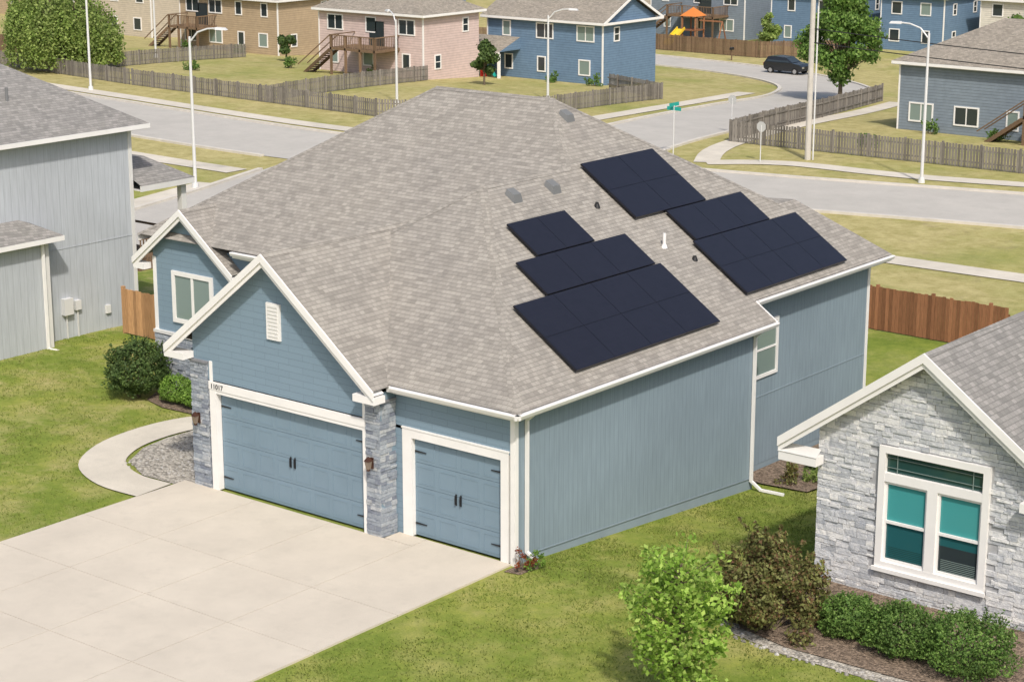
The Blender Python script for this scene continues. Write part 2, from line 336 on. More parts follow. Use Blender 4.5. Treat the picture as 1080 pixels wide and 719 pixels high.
# ------------------------------------------------------------------ windows
def window(parent,axis_,c,a0,a1,z0,z1,s=1,kg='glass',fr=.09,sash=True,mull=0,name='window',kf='white'):
    fm=MB(); gm=MB()
    def bx(mb,u0,u1,w0,w1,d0,d1,k):
        if axis_=='y': mb.box(u0,u1,c+s*d0,c+s*d1,w0,w1,k)
        else: mb.box(c+s*d0,c+s*d1,u0,u1,w0,w1,k)
    bx(fm,a0,a0+fr,z0,z1,0,.06,kf); bx(fm,a1-fr,a1,z0,z1,0,.06,kf); bx(fm,a0+fr,a1-fr,z0,z0+fr,0,.061,kf); bx(fm,a0+fr,a1-fr,z1-fr,z1,0,.061,kf)
    for i in range(mull):
        u=a0+(a1-a0)*(i+1)/(mull+1); bx(fm,u-fr*.35,u+fr*.35,z0+fr,z1-fr,0,.05,kf)
    if sash: zc=(z0+z1)/2; bx(fm,a0+fr,a1-fr,zc-.03,zc+.03,0,.04,kf)
    bx(gm,a0+fr*.5,a1-fr*.5,z0+fr*.5,z1-fr*.5,0,.02,kg)
    gl=gm.build(name,parent); 
    f=fm.build('frame',gl); return gl
# ------------------------------------------------------------------ MAIN HOUSE
H=empty('house',(-8,6,0),'blue one-storey house with tan shingle roof and solar panels','house')
A=(.4,-.4,4.15);P1=(-5.7,5.7,8.237);J=(-5.7,9.6,8.237);R0=(-8.1,12,9.845);K=(-2.96,17.14,6.4);Q=(-2.96,18.1,6.4);C2=(-.35,19.9,4.6525);C3=(-.35,11.6,4.6525);C4=(.4,11.6,4.15)
B=(-11.8,-.4,4.15);B2=(-11.8,5.1,4.15);V=(-10.2,5.1,5.222);L0=(-12.8,12,9.845);FL=(-19.7,5.1,5.222);BLc=(-19.7,18.9,5.222)
rf=MB()
rf.poly([A,C4,C3,C2,Q,K,R0,J,P1],'roof').poly([B,A,P1],'roof').poly([B2,B,P1,J,V],'roof').poly([V,J,R0,L0,FL],'roof').poly([FL,L0,BLc],'roof')
rf.poly([BLc,L0,R0,K],'roof').poly([BLc,K,(-3.6,18.9,5.222)],'roof').poly([C2,(-5.6,19.9,4.6525),Q],'roof').poly([Q,(-5.6,19.9,4.6525),(-5.6,17.2,6.4),K],'roof')
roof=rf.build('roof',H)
def gable(mb,xc,half,y0,y1,ze,pitch,k,th=.0):
    zp=ze+pitch*half
    mb.poly([(xc,y0,zp),(xc-half,y0,ze),(xc-half,y1,ze),(xc,y1,zp)],k); mb.poly([(xc+half,y0,ze),(xc,y0,zp),(xc,y1,zp),(xc+half,y1,ze)],k); return zp
gr=MB(); ZP=gable(gr,-7.7,3.9,-1.05,8.0,4.1,.78,'roof'); gr.build('gable_roof',H)
gr=MB(); ZP2=gable(gr,-17.6,2.3,5.0,9.0,4.45,.78,'roof'); gr.build('gable_roof',H)
def cap(p,q,par=H,w=.26,k='roof',drop=None):
    rc=MB(); p=Vector(p);q=Vector(q);n=max(2,int((q-p).length/.2)); d=(q-p).normalized(); sd=Vector((-d.y,d.x,0)).normalized()
    if drop is None: drop=.084 if abs(d.z)<.1 else .060
    for i in range(n):
        a=p.lerp(q,i/n)+Vector((0,0,.008)); b=p.lerp(q,(i+1.1)/n)+Vector((0,0,.014)); dz=Vector((0,0,-drop))
        rc.poly([a+sd*w/2+dz,a,b,b+sd*w/2+dz],k); rc.poly([a,a-sd*w/2+dz,b-sd*w/2+dz,b],k)
    rc.build('ridge_cap',par)
for p,q in((A,P1),(B,P1),(P1,J),(J,R0),(R0,L0),(L0,FL),(R0,K)): cap(p,q)
cap((-7.7,-1.05,ZP),(-7.7,6.4,ZP),drop=.098); cap((-17.6,5.,ZP2),(-17.6,6.6,ZP2),drop=.098)
for b_ in((.36,.40,-.4,11.6,3.95,4.12),(-3.9,.36,-.4,-.36,3.95,4.12),(-.39,-.35,11.62,19.9,4.45,4.62),(-15.3,-10.2,5.08,5.12,5.0,5.19),(-5.6,-.39,19.86,19.9,4.45,4.62),(-19.7,-5.6,18.86,18.9,5.0,5.19),(-19.7,-19.66,5.1,18.86,5.0,5.19)): MB().box(*b_,'white').build('fascia',H)
MB().box(-.35,.36,11.56,11.6,3.97,4.12,'white').beam((.40,11.62,4.06),(-.36,11.62,4.57),.04,.18,'white').build('fascia',H)
def rake(xc,half,y,ze,zp,parent,h=.26,drop=.0,h2=.14):
    for s in(-1,1):
        mb=MB(); x0=xc+s*(half+.03); pe=(zp-ze)/half*.03; za=ze-pe-drop-h; zb=zp-drop-h
        for yy,th,o,hh in((y-.02,.05,0,h),(y+.031,.04,-h2,h2)):
            A_=[(x0,yy,za+o),(xc,yy,zb+o),(xc,yy+th,zb+o),(x0,yy+th,za+o)]
            mb.hexa(A_,[(a,b,c+hh+.012) for a,b,c in A_],'white')
        mb.build('rake_board',parent)
rake(-7.7,3.9,-1.05,4.1,ZP,H,h=.21); rake(-17.6,2.3,5.0,4.45,ZP2,H,h=.2)
for b_ in((-11.66,-10.9,-1.03,-.62,3.74,3.93),(-4.5,-3.74,-1.03,-.62,3.74,3.93),(-19.9,-19.4,5.03,5.34,4.08,4.28)): MB().box(*b_,'white').build('eave_return',H)
def gutter(p,q,nx_,ny_):
    gt=MB(); p=Vector(p);q=Vector(q);n=Vector((nx_,ny_,0))
    prof=[(0,0),(.11,0),(.12,-.03),(.08,-.12),(0,-.12)]
    a=[p+n*u+Vector((0,0,v)) for u,v in prof]; b=[q+n*u+Vector((0,0,v)) for u,v in prof]
    for i in range(5): gt.poly([a[i],a[(i+1)%5],b[(i+1)%5],b[i]],'white')
    gt.poly(a,'white'); gt.poly(b[::-1],'white'); gt.build('gutter',H)
gutter((.402,-.52,4.13),(.402,11.6,4.13),1,0); gutter((-3.7,-.402,4.13),(.52,-.402,4.13),0,-1); gutter((-.348,11.7,4.63),(-.348,19.9,4.63),1,0); gutter((-15.3,5.078,5.2),(-11.8,5.078,5.2),0,-1)
for b_ in((0,.36,-.36,11.56,3.93,3.95),(-3.7,0,-.36,0,3.93,3.95),(-.9,-.39,11.62,19.86,4.43,4.45),(-15,-11,5.12,5.5,4.98,5.0)): MB().box(*b_,'white').build('soffit',H)
for x0 in(-11.6,-3.8): P1_([(x0,-1.0,3.97),(-7.7,-1.0,ZP-.16),(-7.7,-.6,ZP-.16),(x0,-.6,3.97)],'white','soffit',H)
for x0 in(-19.9,-15.3): P1_([(x0,5.04,4.3),(-17.6,5.04,ZP2-.16),(-17.6,5.35,ZP2-.16),(x0,5.35,4.3)],'white','soffit',H)
for (x,y,z0,ex) in((.06,.42,.0,0),(.06,11.05,-.9,1)):
    ds=MB(); ds.box(x-.045,x+.045,y-.035,y+.035,z0+.25,3.75,'white').beam((x,y,3.75),(x+.32,y,4.02),.08,.07,'white').beam((x,y,z0+.28),(x+.35,y,z0+.06),.08,.07,'white')
    if ex: ds.beam((.35,11.05,-.83),(1.1,11.2,-.87),.08,.07,'white')
    ds.build('downspout',H)
P1_([(0,0,.22),(0,11.2,-.55),(0,11.2,3.94),(0,0,3.94)],'blue','side_wall',H)
P1_([(0,11.2,-1.4),(-.9,11.2,-1.4),(-.9,11.2,4.4),(0,11.2,3.94)],'blue','side_wall',H)
P1_([(-.9,11.2,-.75),(-.9,19.5,-.9),(-.9,19.5,4.45),(-.9,11.2,4.45)],'blue','side_wall',H)
P1_([(-.9,19.5,-1.8),(-19,19.5,-1.8),(-19,19.5,5.0),(-.9,19.5,4.45)],'blue','rear_wall',H)
P1_([(-19,19.5,-1.8),(-19,5.5,-1.8),(-19,5.5,5.1),(-19,19.5,5.1)],'blue','side_wall',H)
P1_([(-11,5.5,-.5),(-11,-.6,-.5),(-11,-.6,4.0),(-11,5.5,4.0)],'blue','side_wall',H)
P1_([(-.012,0,-.3),(-.012,11.2,-1.6),(-.012,11.2,-.5),(-.012,0,.24)],'found','foundation',H); P1_([(-.912,11.2,-1.9),(-.912,19.5,-1.9),(-.912,19.5,-.85),(-.912,11.2,-.7)],'found','foundation',H)
MB().beam((.006,.02,.21),(.006,11.05,-.56),.02,.03,'found').build('flashing',H); MB().box(-.9,-.885,11.3,19.3,1.35,1.38,'found').build('flashing',H)
P1_([(-19,5.5,-.5),(-11,5.5,-.5),(-11,5.5,5.0),(-19,5.5,5.0)],'bluelap','front_wall',H)
P1_([(-19.3,5.35,2.0),(-15.6,5.35,2.0),(-15.6,5.35,4.45),(-17.6,5.35,ZP2-.17),(-19.3,5.35,4.8)],'bluelap','front_wall',H)
P1_([(-15.6,5.35,-.5),(-15.6,5.5,-.5),(-15.6,5.5,4.45),(-15.6,5.35,4.45)],'bluelap','front_wall',H)
def zr(x): return ZP-.17-.78*abs(x+7.7)
P1_([(-10.95,-.6,3.2),(-3.9,-.6,3.2),(-3.9,-.6,zr(-3.9)),(-7.7,-.6,ZP-.17),(-10.95,-.6,zr(-10.95))],'bluelap','front_wall',H)
P1_([(-3.95,-.6,0),(-3.95,0,0),(-3.95,0,3.94),(-3.95,-.6,3.94)],'bluelap','front_wall',H)
P1_([(-3.95,0,2.9),(0,0,2.9),(0,0,3.94),(-3.95,0,3.94)],'bluelap','front_wall',H)
P1_([(-3.96,0,0),(-3.6,0,0),(-3.6,0,2.98),(-3.96,0,2.98)],'bluelap','front_wall',H)
def column(x0,x1,y0,y1,z0,z1,seed):
    mb=MB().box(x0+.03,x1-.03,y0+.03,y1,z0,z1,'mortar')
    stonework(mb,'stone',lambda u,z,d:(u,y0+.03-d,z),x0,x1,z0,z1,seed=seed,rw=(.14,.42))
    stonework(mb,'stone',lambda u,z,d:(x1-.03+d,u,z),y0+.02,y1,z0,z1,seed=seed+1,rw=(.14,.42))
    stonework(mb,'stone',lambda u,z,d:(x0+.03-d,u,z),y0+.02,y1,z0,z1,seed=seed+2,rw=(.14,.42))
    mb.box(x0-.03,x1+.03,y0-.04,y1,z1,z1+.06,'mortar'); mb.build('stone_column',H)
column(-4.42,-3.93,-.66,-.02,-.1,3.66,1); column(-11.02,-10.36,-.66,0,-.1,3.66,5)
mb=MB().box(-19.3,-15.57,5.31,5.5,-.5,1.98,'mortar'); stonework(mb,'stone',lambda u,z,d:(u,5.31-d,z),-19.3,-15.57,-.2,1.96,seed=9); mb.build('stone_veneer',H)
def tr(*b_,k='white'): MB().box(*b_,k).build('trim',H)
tr(-10.3,-4.44,-.66,-.6,2.95,3.17); tr(-10.28,-10.04,-.65,-.45,.05,2.95); tr(-4.54,-4.43,-.64,-.45,.05,2.95); tr(-10.04,-4.54,-.64,-.45,2.85,2.95)
tr(-4.54,-4.43,-.63,-.6,3.17,3.74); tr(-10.28,-10.18,-.63,-.6,3.17,3.74)
tr(-3.70,-3.38,-.04,.14,.05,2.95); tr(-.42,-.18,-.04,.14,.05,2.95); tr(-3.38,-.42,-.04,.14,2.72,2.95); tr(-3.72,-.16,-.055,0,2.951,2.99)
MB().box(-.12,.025,-.028,.0,.0,3.93,'white').box(.0,.028,0,.12,.0,3.93,'white').build('trim',H); tr(0,.026,11.06,11.2,-.6,3.93); tr(-.9,-.874,19.36,19.5,-.9,4.43)
tr(-19.32,-15.55,5.24,5.35,1.98,2.08,k='offwhite'); tr(-19.3,-19.16,5.32,5.35,2.08,4.5); tr(-15.75,-15.6,5.32,5.35,2.08,4.4)
vt=MB(); vt.box(-7.95,-7.45,-.66,-.6,4.75,5.75,'white'); 
for i in range(9): vt.box(-7.88,-7.52,-.675,-.66,4.83+i*.1,4.88+i*.1,'offwhite')
vt.build('gable_vent',H)
window(H,'y',5.35,-18.4,-16.5,2.45,4.15,-1,'lglass',.14,False,1)
window(H,'x',-.9,12.5,13.85,1.95,3.7,1,'lglass',.1)
def gdoor(x0,x1,y,z0,z1,ncol):
    d=MB(); nr=4; hh=(z1-z0)/nr; ww=(x1-x0)/ncol
    d.box(x0,x1,y,y+.04,z0,z1,'bluedoor')
    for r_ in range(nr):
        d.box(x0,x1,y-.022,y,z0+r_*hh+.006,z0+(r_+1)*hh-.006,'bluedoor')
        for c in range(ncol):
            a=x0+c*ww+.07; b=x0+(c+1)*ww-.07; u0=z0+r_*hh+.09; u1=z0+(r_+1)*hh-.09
            d.box(a,b,y-.030,y-.022,u0,u0+.03,'bluedoor'); d.box(a,b,y-.030,y-.022,u1-.03,u1,'bluedoor'); d.box(a,a+.03,y-.030,y-.022,u0+.03,u1-.03,'bluedoor'); d.box(b-.03,b,y-.030,y-.022,u0+.03,u1-.03,'bluedoor')
    o=d.build('garage_door',H)
    for z in(z0+hh*.5,z0+hh*3.45):
        for xx,s in((x0+.02,1),(x1-.02,-1)):
            hw=MB(); hw.hexa([(xx,y-.05,z-.025),(xx+s*.38,y-.05,z-.01),(xx+s*.38,y-.036,z-.01),(xx,y-.036,z-.025)],[(xx,y-.05,z+.025),(xx+s*.38,y-.05,z+.01),(xx+s*.38,y-.036,z+.01),(xx,y-.036,z+.025)],'black'); hw.build('hinge',o)
    xm=(x0+x1)/2
    for s in(-1,1): MB().box(xm+s*.08-.015,xm+s*.08+.015,y-.09,y-.05,z0+hh*1.7,z0+hh*1.7+.24,'black').box(xm+s*.08-.022,xm+s*.08+.022,y-.05,y-.035,z0+hh*1.7-.03,z0+hh*1.7+.27,'black').build('handle',o)
gdoor(-10.04,-4.54,-.42,.06,2.85,8); gdoor(-3.38,-.42,.12,.06,2.72,4)
for x in(-10.7,-4.17):
    l=MB(); y=-.68; z=2.0; l.box(x-.045,x+.045,y-.03,y,z-.1,z+.2,'copper'); l.beam((x,y-.02,z+.16),(x,y-.16,z+.24),.025,.025,'copper')
    l.hexa([(x-.04,y-.2,z-.08),(x+.04,y-.2,z-.08),(x+.04,y-.11,z-.08),(x-.04,y-.11,z-.08)],[(x-.07,y-.23,z+.14),(x+.07,y-.23,z+.14),(x+.07,y-.08,z+.14),(x-.07,y-.08,z+.14)],'lens')
    l.hexa([(x-.085,y-.245,z+.14),(x+.085,y-.245,z+.14),(x+.085,y-.065,z+.14),(x-.085,y-.065,z+.14)],[(x-.02,y-.17,z+.25),(x+.02,y-.17,z+.25),(x+.02,y-.14,z+.25),(x-.02,y-.14,z+.25)],'copper')
    l.box(x-.035,x+.035,y-.19,y-.12,z-.13,z-.08,'copper'); l.build('wall_lantern',H)
cu=bpy.data.curves.new('num','FONT'); cu.body='11017'; cu.size=.2; cu.extrude=.006; tmp=bpy.data.objects.new('tmp',cu); COL.objects.link(tmp)
bpy.context.view_layer.update(); dg=bpy.context.evaluated_depsgraph_get(); me=bpy.data.meshes.new_from_object(tmp.evaluated_get(dg)); bpy.data.objects.remove(tmp)
nm=bpy.data.objects.new('house_number',me); COL.objects.link(nm); me.materials.clear(); me.materials.append(M['black']); nm.rotation_euler=(math.pi/2,0,0); nm.parent=H; nm.location=Vector((-10.22,-.668,2.985))-ORG[H.name]
def zx(x): return 4.15-.67*(x-.4)
def roofbox(x,y,w_,l_,h_,k,name):
    b=MB(); b.hexa([(x+a*w_/2,y+c*l_/2,zx(x+a*w_/2)-.02) for a,c in((-1,-1),(1,-1),(1,1),(-1,1))],[(x+a*w_*.38,y+c*l_*.38,zx(x)+h_+(.06 if a<0 else -.08)) for a,c in((-1,-1),(1,-1),(1,1),(-1,1))],k); b.build(name,H)
roofbox(-5.15,6.4,.36,.4,.2,'greyv','roof_vent'); roofbox(-5.15,8.2,.36,.4,.2,'greyv','roof_vent'); roofbox(-7.35,11.75,.36,.4,.18,'greyv','roof_vent')
def pipe(x,y,h_,r,k): MB().cyl((x,y,zx(x)-.05),(x,y,zx(x)+h_),r,r,k,10).cyl((x,y,zx(x)-.02),(x,y,zx(x)+.1),r*2,r*1.2,k,10).build('vent_pipe',H)
pipe(-2.6,10.2,.42,.05,'white'); pipe(-4.3,9.2,.14,.05,'black'); pipe(-2.0,10.9,.12,.05,'black')
def panel(x0,x1,y0,y1,lab):
    e=empty('solar_panel',(x0,y0,zx(x0)),lab,'solar panel','solar panels mounted on the roof')
    nrm=Vector((.67,0,1)).normalized(); o1=nrm*.09; o2=nrm*.14
    c=[Vector((x0,y0,zx(x0))),Vector((x0,y1,zx(x0))),Vector((x1,y1,zx(x1))),Vector((x1,y0,zx(x1)))]
    MB().hexa([v+o1 for v in c],[v+o2 for v in c],'pframe').build('frame',e)
    ctr=sum(c,Vector())/4
    ins=[v+(ctr-v).normalized()*.018+o2+nrm*.003 for v in c]; MB().poly(ins,'solar').build('glass',e)
def array(xa,xb,ya,yb,nr,nc):
    lab='black framed dark navy solar panel on tan shingle roof'
    for i in range(nr):
        for j in range(nc):
            x0=xa+(xb-xa)*i/nr; x1=xa+(xb-xa)*(i+1)/nr; y0=ya+(yb-ya)*j/nc; y1=ya+(yb-ya)*(j+1)/nc
            panel(x0-.002,x1+.002,y0+.002,y1-.002,lab)
array(-.05,-2.12,2.5,9.2,2,4); array(-2.15,-3.23,4.0,9.0,1,3); array(-3.26,-4.35,5.0,7.6,1,2)
array(-.55,-2.47,11.4,17.2,2,4); array(-2.49,-3.58,11.6,15.7,1,3); array(-3.61,-5.65,10.1,13.8,2,2)
# ------------------------------------------------------------------ neighbour stone house
NH=empty('house',(9,8,0),'grey stone veneer house with white trimmed teal window','house')
ny=4.0; nc=9.15; hf=3.75; ze=3.6; pp=.72; zp=ze+pp*hf
def znr(x): return zp-.17-pp*abs(x-nc)
wx0,wx1,wz0,wz1=7.95,10.8,.75,3.8
w=MB()
w.poly([(6.3,ny,-.3),(wx0,ny,-.3),(wx0,ny,znr(wx0)),(6.3,ny,znr(6.3))],'mortar2'); w.poly([(wx1,ny,-.3),(12.6,ny,-.3),(12.6,ny,znr(12.6)),(wx1,ny,znr(wx1))],'mortar2')
w.poly([(wx0,ny,-.3),(wx1,ny,-.3),(wx1,ny,wz0),(wx0,ny,wz0)],'mortar2'); w.poly([(wx0,ny,wz1),(wx1,ny,wz1),(wx1,ny,znr(wx1)),(nc,ny,zp-.17),(wx0,ny,znr(wx0))],'mortar2')
stonework(w,'stone2',lambda u,z,d:(u,ny-d,z),6.28,12.6,-.15,zp-.2,ok=lambda a,b,c,d:d<min(znr(a),znr(b))+.08 and not(b>wx0+.05 and a<wx1-.05 and d>wz0+.05 and c<wz1-.05),rh=(.05,.15),rw=(.12,.48),dp=(.01,.05),seed=31)
w.build('stone_wall',NH)
P1_([(6.3,22,-1.5),(6.3,ny,-1.5),(6.3,ny,znr(6.3)),(6.3,22,znr(6.3))],'grey','wall',NH); P1_([(12.6,5.5,-1),(26,5.5,-1),(26,5.5,3.6),(12.6,5.5,3.6)],'grey','wall',NH); P1_([(26,22,-2),(6.3,22,-2),(6.3,22,3.5),(26,22,3.5)],'grey','wall',NH)
w=MB(); gable(w,nc,hf,ny-.45,22.4,ze,pp,'roof2'); w.poly([(nc+hf-.6,5.1,3.75),(26.4,5.1,3.6),(26.4,13,8),(nc+hf-.6,13,8)],'roof2'); w.poly([(26.4,22.4,3.6),(nc,22.4,3.6),(nc,13,8),(26.4,13,8)],'roof2'); 
w.build('roof',NH)
cap((nc,ny-.45,zp),(nc,20,zp),par=NH,k='roof2',drop=.09)
rake(nc,hf,ny-.45,ze,zp,NH,h=.22)
MB().box(5.4,6.45,ny-.44,ny-.07,3.02,3.24,'white').poly([(5.38,ny-.46,3.25),(6.47,ny-.46,3.25),(6.4,ny-.1,3.38),(5.4,ny-.1,3.38)],'offwhite').build('eave_return',NH); MB().box(11.7,12.7,ny-.44,ny-.07,3.02,3.24,'white').build('eave_return',NH)
for s in(-1,1): P1_([(nc+s*hf,ny-.4,ze-.22),(nc,ny-.4,zp-.22),(nc,ny,zp-.22),(nc+s*hf,ny,ze-.22)],'white','soffit',NH)
w=MB(); f=.17
w.box(wx0,wx0+f,ny-.09,ny+.1,wz0,wz1,'white').box(wx1-f,wx1,ny-.09,ny+.1,wz0,wz1,'white').box(wx0+f,wx1-f,ny-.09,ny+.1,wz1-f,wz1,'white').box(wx0+f,wx1-f,ny-.09,ny+.1,wz0,wz0+f,'white')
w.box(wx0-.05,wx1+.05,ny-.15,ny-.09,wz0-.08,wz0+.02,'white'); w.box(wx0+f,wx1-f,ny-.085,ny+.1,2.93,3.14,'white'); xm=(wx0+wx1)/2; w.box(xm-.13,xm+.13,ny-.085,ny+.1,wz0+f,2.93,'white')
for a,b in((wx0+f,xm-.13),(xm+.13,wx1-f)):
    for z in(wz0+f,1.88,2.86): w.box(a,b,ny-.03,ny+.02,z,z+.07,'white')
    for x in(a,b-.06): w.box(x,x+.06,ny-.028,ny+.018,wz0+f,2.93,'white')
fr=w.build('window',NH)
w=MB()
for i,(a,b) in enumerate(((wx0+f,xm-.13),(xm+.13,wx1-f))):
    w.box(a,b,ny+.03,ny+.05,1.9,2.93,'teal'); w.box(a,b,ny+.03,ny+.05,1.45 if i==0 else 1.62,1.9,'teald'); w.box(a,b,ny+.03,ny+.05,wz0+f,1.45 if i==0 else 1.62,'glass' if i else 'teald')
w.box(wx0+f,wx1-f,ny+.03,ny+.05,3.14,3.64,'tglass'); w.build('glass',fr)
w=MB()
for i,(a,b) in enumerate(((wx0+f,xm-.13),(xm+.13,wx1-f))):
    for q in range(7): w.box(a+.12,b-.12,ny+.027,ny+.03,1.0+q*.045,1.015+q*.045,'tglass' if i==0 else 'lglass')
w.build('blind',fr); w=MB()
for x in(wx0+f+.28,wx1-f-.28): w.box(x-.008,x+.008,ny-.006,ny+.016,3.14,3.63,'lglass')
w.box(wx0+f,wx1-f,ny-.005,ny+.015,3.50,3.512,'lglass').box(wx0+f,wx1-f,ny-.005,ny+.015,3.26,3.272,'lglass'); w.build('glazing_bar',fr)
# ------------------------------------------------------------------ pale grey house
LH=empty('house',(-32,5,0),'pale grey two-storey house with panel siding and grey roof','house')
for pts_ in([(-27,-3,-.3),(-27,11.2,-.6),(-27,11.2,7.35),(-27,-3,7.35)],[(-27,11.2,-1.5),(-38,11.2,-1.5),(-38,11.2,7.35),(-27,11.2,7.35)],[(-38,-3,-.5),(-27,-3,-.5),(-27,-3,7.35),(-38,-3,7.35)],[(-38,11.2,-1.5),(-38,-3,-1.5),(-38,-3,7.35),(-38,11.2,7.35)],
 [(-26.4,-6,-.3),(-26.4,6.7,-.3),(-26.4,6.7,3.95),(-26.4,-6,3.95)],[(-26.4,6.7,-.5),(-27,6.7,-.5),(-27,6.7,3.95),(-26.4,6.7,3.95)],[(-38,-6,-.5),(-26.4,-6,-.5),(-26.4,-6,3.95),(-38,-6,3.95)]): P1_(pts_,'grey','wall',LH)
MB().box(-27,-26.985,-2.9,11.05,3.3,3.34,'grey').build('flashing',LH)
w=MB(); e_=7.45; a,b,c,d=(-38.5,-3.5,e_),(-26.5,-3.5,e_),(-26.5,11.7,e_),(-38.5,11.7,e_); r1=(-32.5,1.5,e_+3.2); r2=(-32.5,6.7,e_+3.2)
w.poly([b,c,r2,r1],'roof2').poly([c,d,r2],'roof2').poly([d,a,r1,r2],'roof2').poly([a,b,r1],'roof2'); w.build('roof',LH)
w=MB(); e2=4.05; a,b,c,d=(-38.5,-6.4,e2),(-26.0,-6.4,e2),(-26.0,7.1,e2),(-38.5,7.1,e2); r1=(-32,-.5,e2+2.6); r2=(-30.4,2.0,e2+2.6)
w.poly([b,c,r2,r1],'roof2').poly([c,(-27,7.1,e2),(-30.4,4,e2+1.9),r2],'roof2').poly([a,b,r1],'roof2'); w.build('roof',LH)
MB().cyl((-28.6,7,8.4),(-28.6,7,9.05),.05,.05,'greyv',8).build('vent_pipe',LH)
for b_ in((-26.52,-26.46,-3.5,11.7,7.28,7.44),(-38.5,-26.5,11.68,11.74,7.28,7.44),(-26.06,-25.98,-6.4,7.1,3.87,4.04),(-27,-26.0,7.08,7.14,3.87,4.04),(-27,-26.5,-3.4,11.6,7.26,7.3),(-26.4,-26.0,-6,7.1,3.86,3.9)): MB().box(*b_,'white').build('fascia',LH)
for b_ in((-27,-26.97,11.05,11.2,-.5,7.3),(-26.4,-26.37,6.55,6.7,-.3,3.9)): MB().box(*b_,'offwhite').build('trim',LH)
MB().box(-26.36,-26.28,6.35,6.45,-.1,3.9,'white').beam((-26.3,6.4,0),(-25.9,6.5,-.02),.08,.07,'white').build('downspout',LH)
MB().box(-27,-26.8,7.6,8.0,.9,1.5,'galv').box(-26.97,-26.92,7.75,7.8,-.1,.9,'galv').build('utility_meter',LH); MB().box(-27,-26.85,8.15,8.4,1.0,1.35,'galv').box(-26.97,-26.92,8.25,8.3,-.1,1.,'galv').build('utility_meter',LH); MB().box(-27,-26.9,9.6,9.8,.6,.9,'offwhite').build('outlet_box',LH)
w=MB(); zt=5.15
w.poly([(-26.6,11.25,zt),(-26.6,13.9,zt),(-28.3,12.9,zt+.75),(-28.3,11.25,zt+.75)],'roof2').poly([(-26.6,13.9,zt),(-32,13.9,zt),(-31,12.9,zt+.75),(-28.3,12.9,zt+.75)],'roof2').poly([(-28.3,11.25,zt+.75),(-28.3,12.9,zt+.75),(-31,12.9,zt+.75),(-31,11.25,zt+.75)],'roof2')
w.box(-32,-26.62,13.84,13.9,zt-.22,zt-.01,'offwhite').box(-26.66,-26.6,11.25,13.84,zt-.22,zt-.01,'offwhite').box(-32,-26.66,11.25,13.84,zt-.2,zt-.18,'offwhite')
w.build('porch_roof',LH)
for x in(-27.,-31.6): MB().box(x-.12,x+.12,13.45,13.69,-.8,zt-.2,'offwhite').build('porch_post',LH)
w=MB(); w.box(-32,-26.9,11.25,13.7,1.9,2.15,'wood3').box(-32,-26.9,13.62,13.68,3.05,3.13,'wood3').box(-26.96,-26.9,11.3,13.6,3.05,3.13,'wood3')
for i in range(15): w.box(-26.95,-26.91,11.35+i*.15,11.39+i*.15,2.15,3.05,'wood3')
w.build('porch_deck',LH)
# ------------------------------------------------------------------ fences
def fence(name,pts,h,k,label,cat='fence',gap=.012,pw=.14,group=None):
    base=Vector((*pts[0],g(*pts[0]))); e=empty(name,base,label,cat,group)
    mb=MB(); pm=MB()
    for i in range(len(pts)-1):
        p=Vector((*pts[i],0));q=Vector((*pts[i+1],0)); L=(q-p).length; d=(q-p)/L; n=Vector((-d.y,d.x,0)); m_=int(L/(pw+gap))
        for j in range(m_):
            a=p+d*(j*(pw+gap)); b=a+d*pw; z=g(a.x,a.y); t=h+random.uniform(-.03,.03)
            o=n*.02; mb.hexa([(v.x,v.y,z+.04) for v in(a-o,b-o,b,a)],[(v.x,v.y,z+t) for v in(a-o,b-o,b,a)],k)
        for s in range(int(L/2.4)+1):
            a=p+d*min(L,s*2.4); z=g(a.x,a.y); pm.box(a.x-.06,a.x+.06,a.y-.06+n.y*.06,a.y+.06+n.y*.06,z-.1,z+h+.06,k)
        for hz in(.35,h-.3):
            for s in range(int(L/2.4)+1):
                a=p+d*min(L,s*2.4)+n*.03; b=p+d*min(L,(s+1)*2.4)+n*.03
                if (b-a).length>.1: pm.beam((a.x,a.y,g(a.x,a.y)+hz),(b.x,b.y,g(b.x,b.y)+hz),.04,.09,k)
    mb.build('pickets',e); pm.build('posts',e)
fence('wooden_fence',[(-14,31.3),(-1.2,31)],1.75,'wood','red-brown wooden privacy fence across green back yard')
fence('wooden_fence',[(-26,9.6),(-19.3,9.6)],1.7,'woodo','orange-brown wooden fence between two houses')
fence('wooden_fence',[(-46,104),(-41,86),(-37.5,68.5),(-17,69),(8,74)],1.35,'wood2','long weathered grey picket fence beside the sidewalk',gap=.05)
fence('wooden_fence',[(-120,67),(-88,63.5),(-62,62.5),(-56,66),(-54.5,73),(-56,88),(-64,92)],1.2,'wood2','weathered grey fence enclosing back yards',gap=.06)
fence('wooden_fence',[(-73,63),(-76,84)],1.2,'wood2','weathered grey fence dividing two yards',gap=.06)
fence('wooden_fence',[(-98,64.5),(-101,88)],1.2,'wood2','weathered grey fence dividing two yards',gap=.06)
fence('wooden_fence',[(-112,118),(-96,131),(-74,131),(-68,138)],1.6,'wood3','brown wooden fence behind far houses',gap=.02)
fence('wooden_fence',[(-140,84),(-118,72),(-101,70)],1.7,'wood3','dark brown wooden fence on a far lawn',gap=.02)
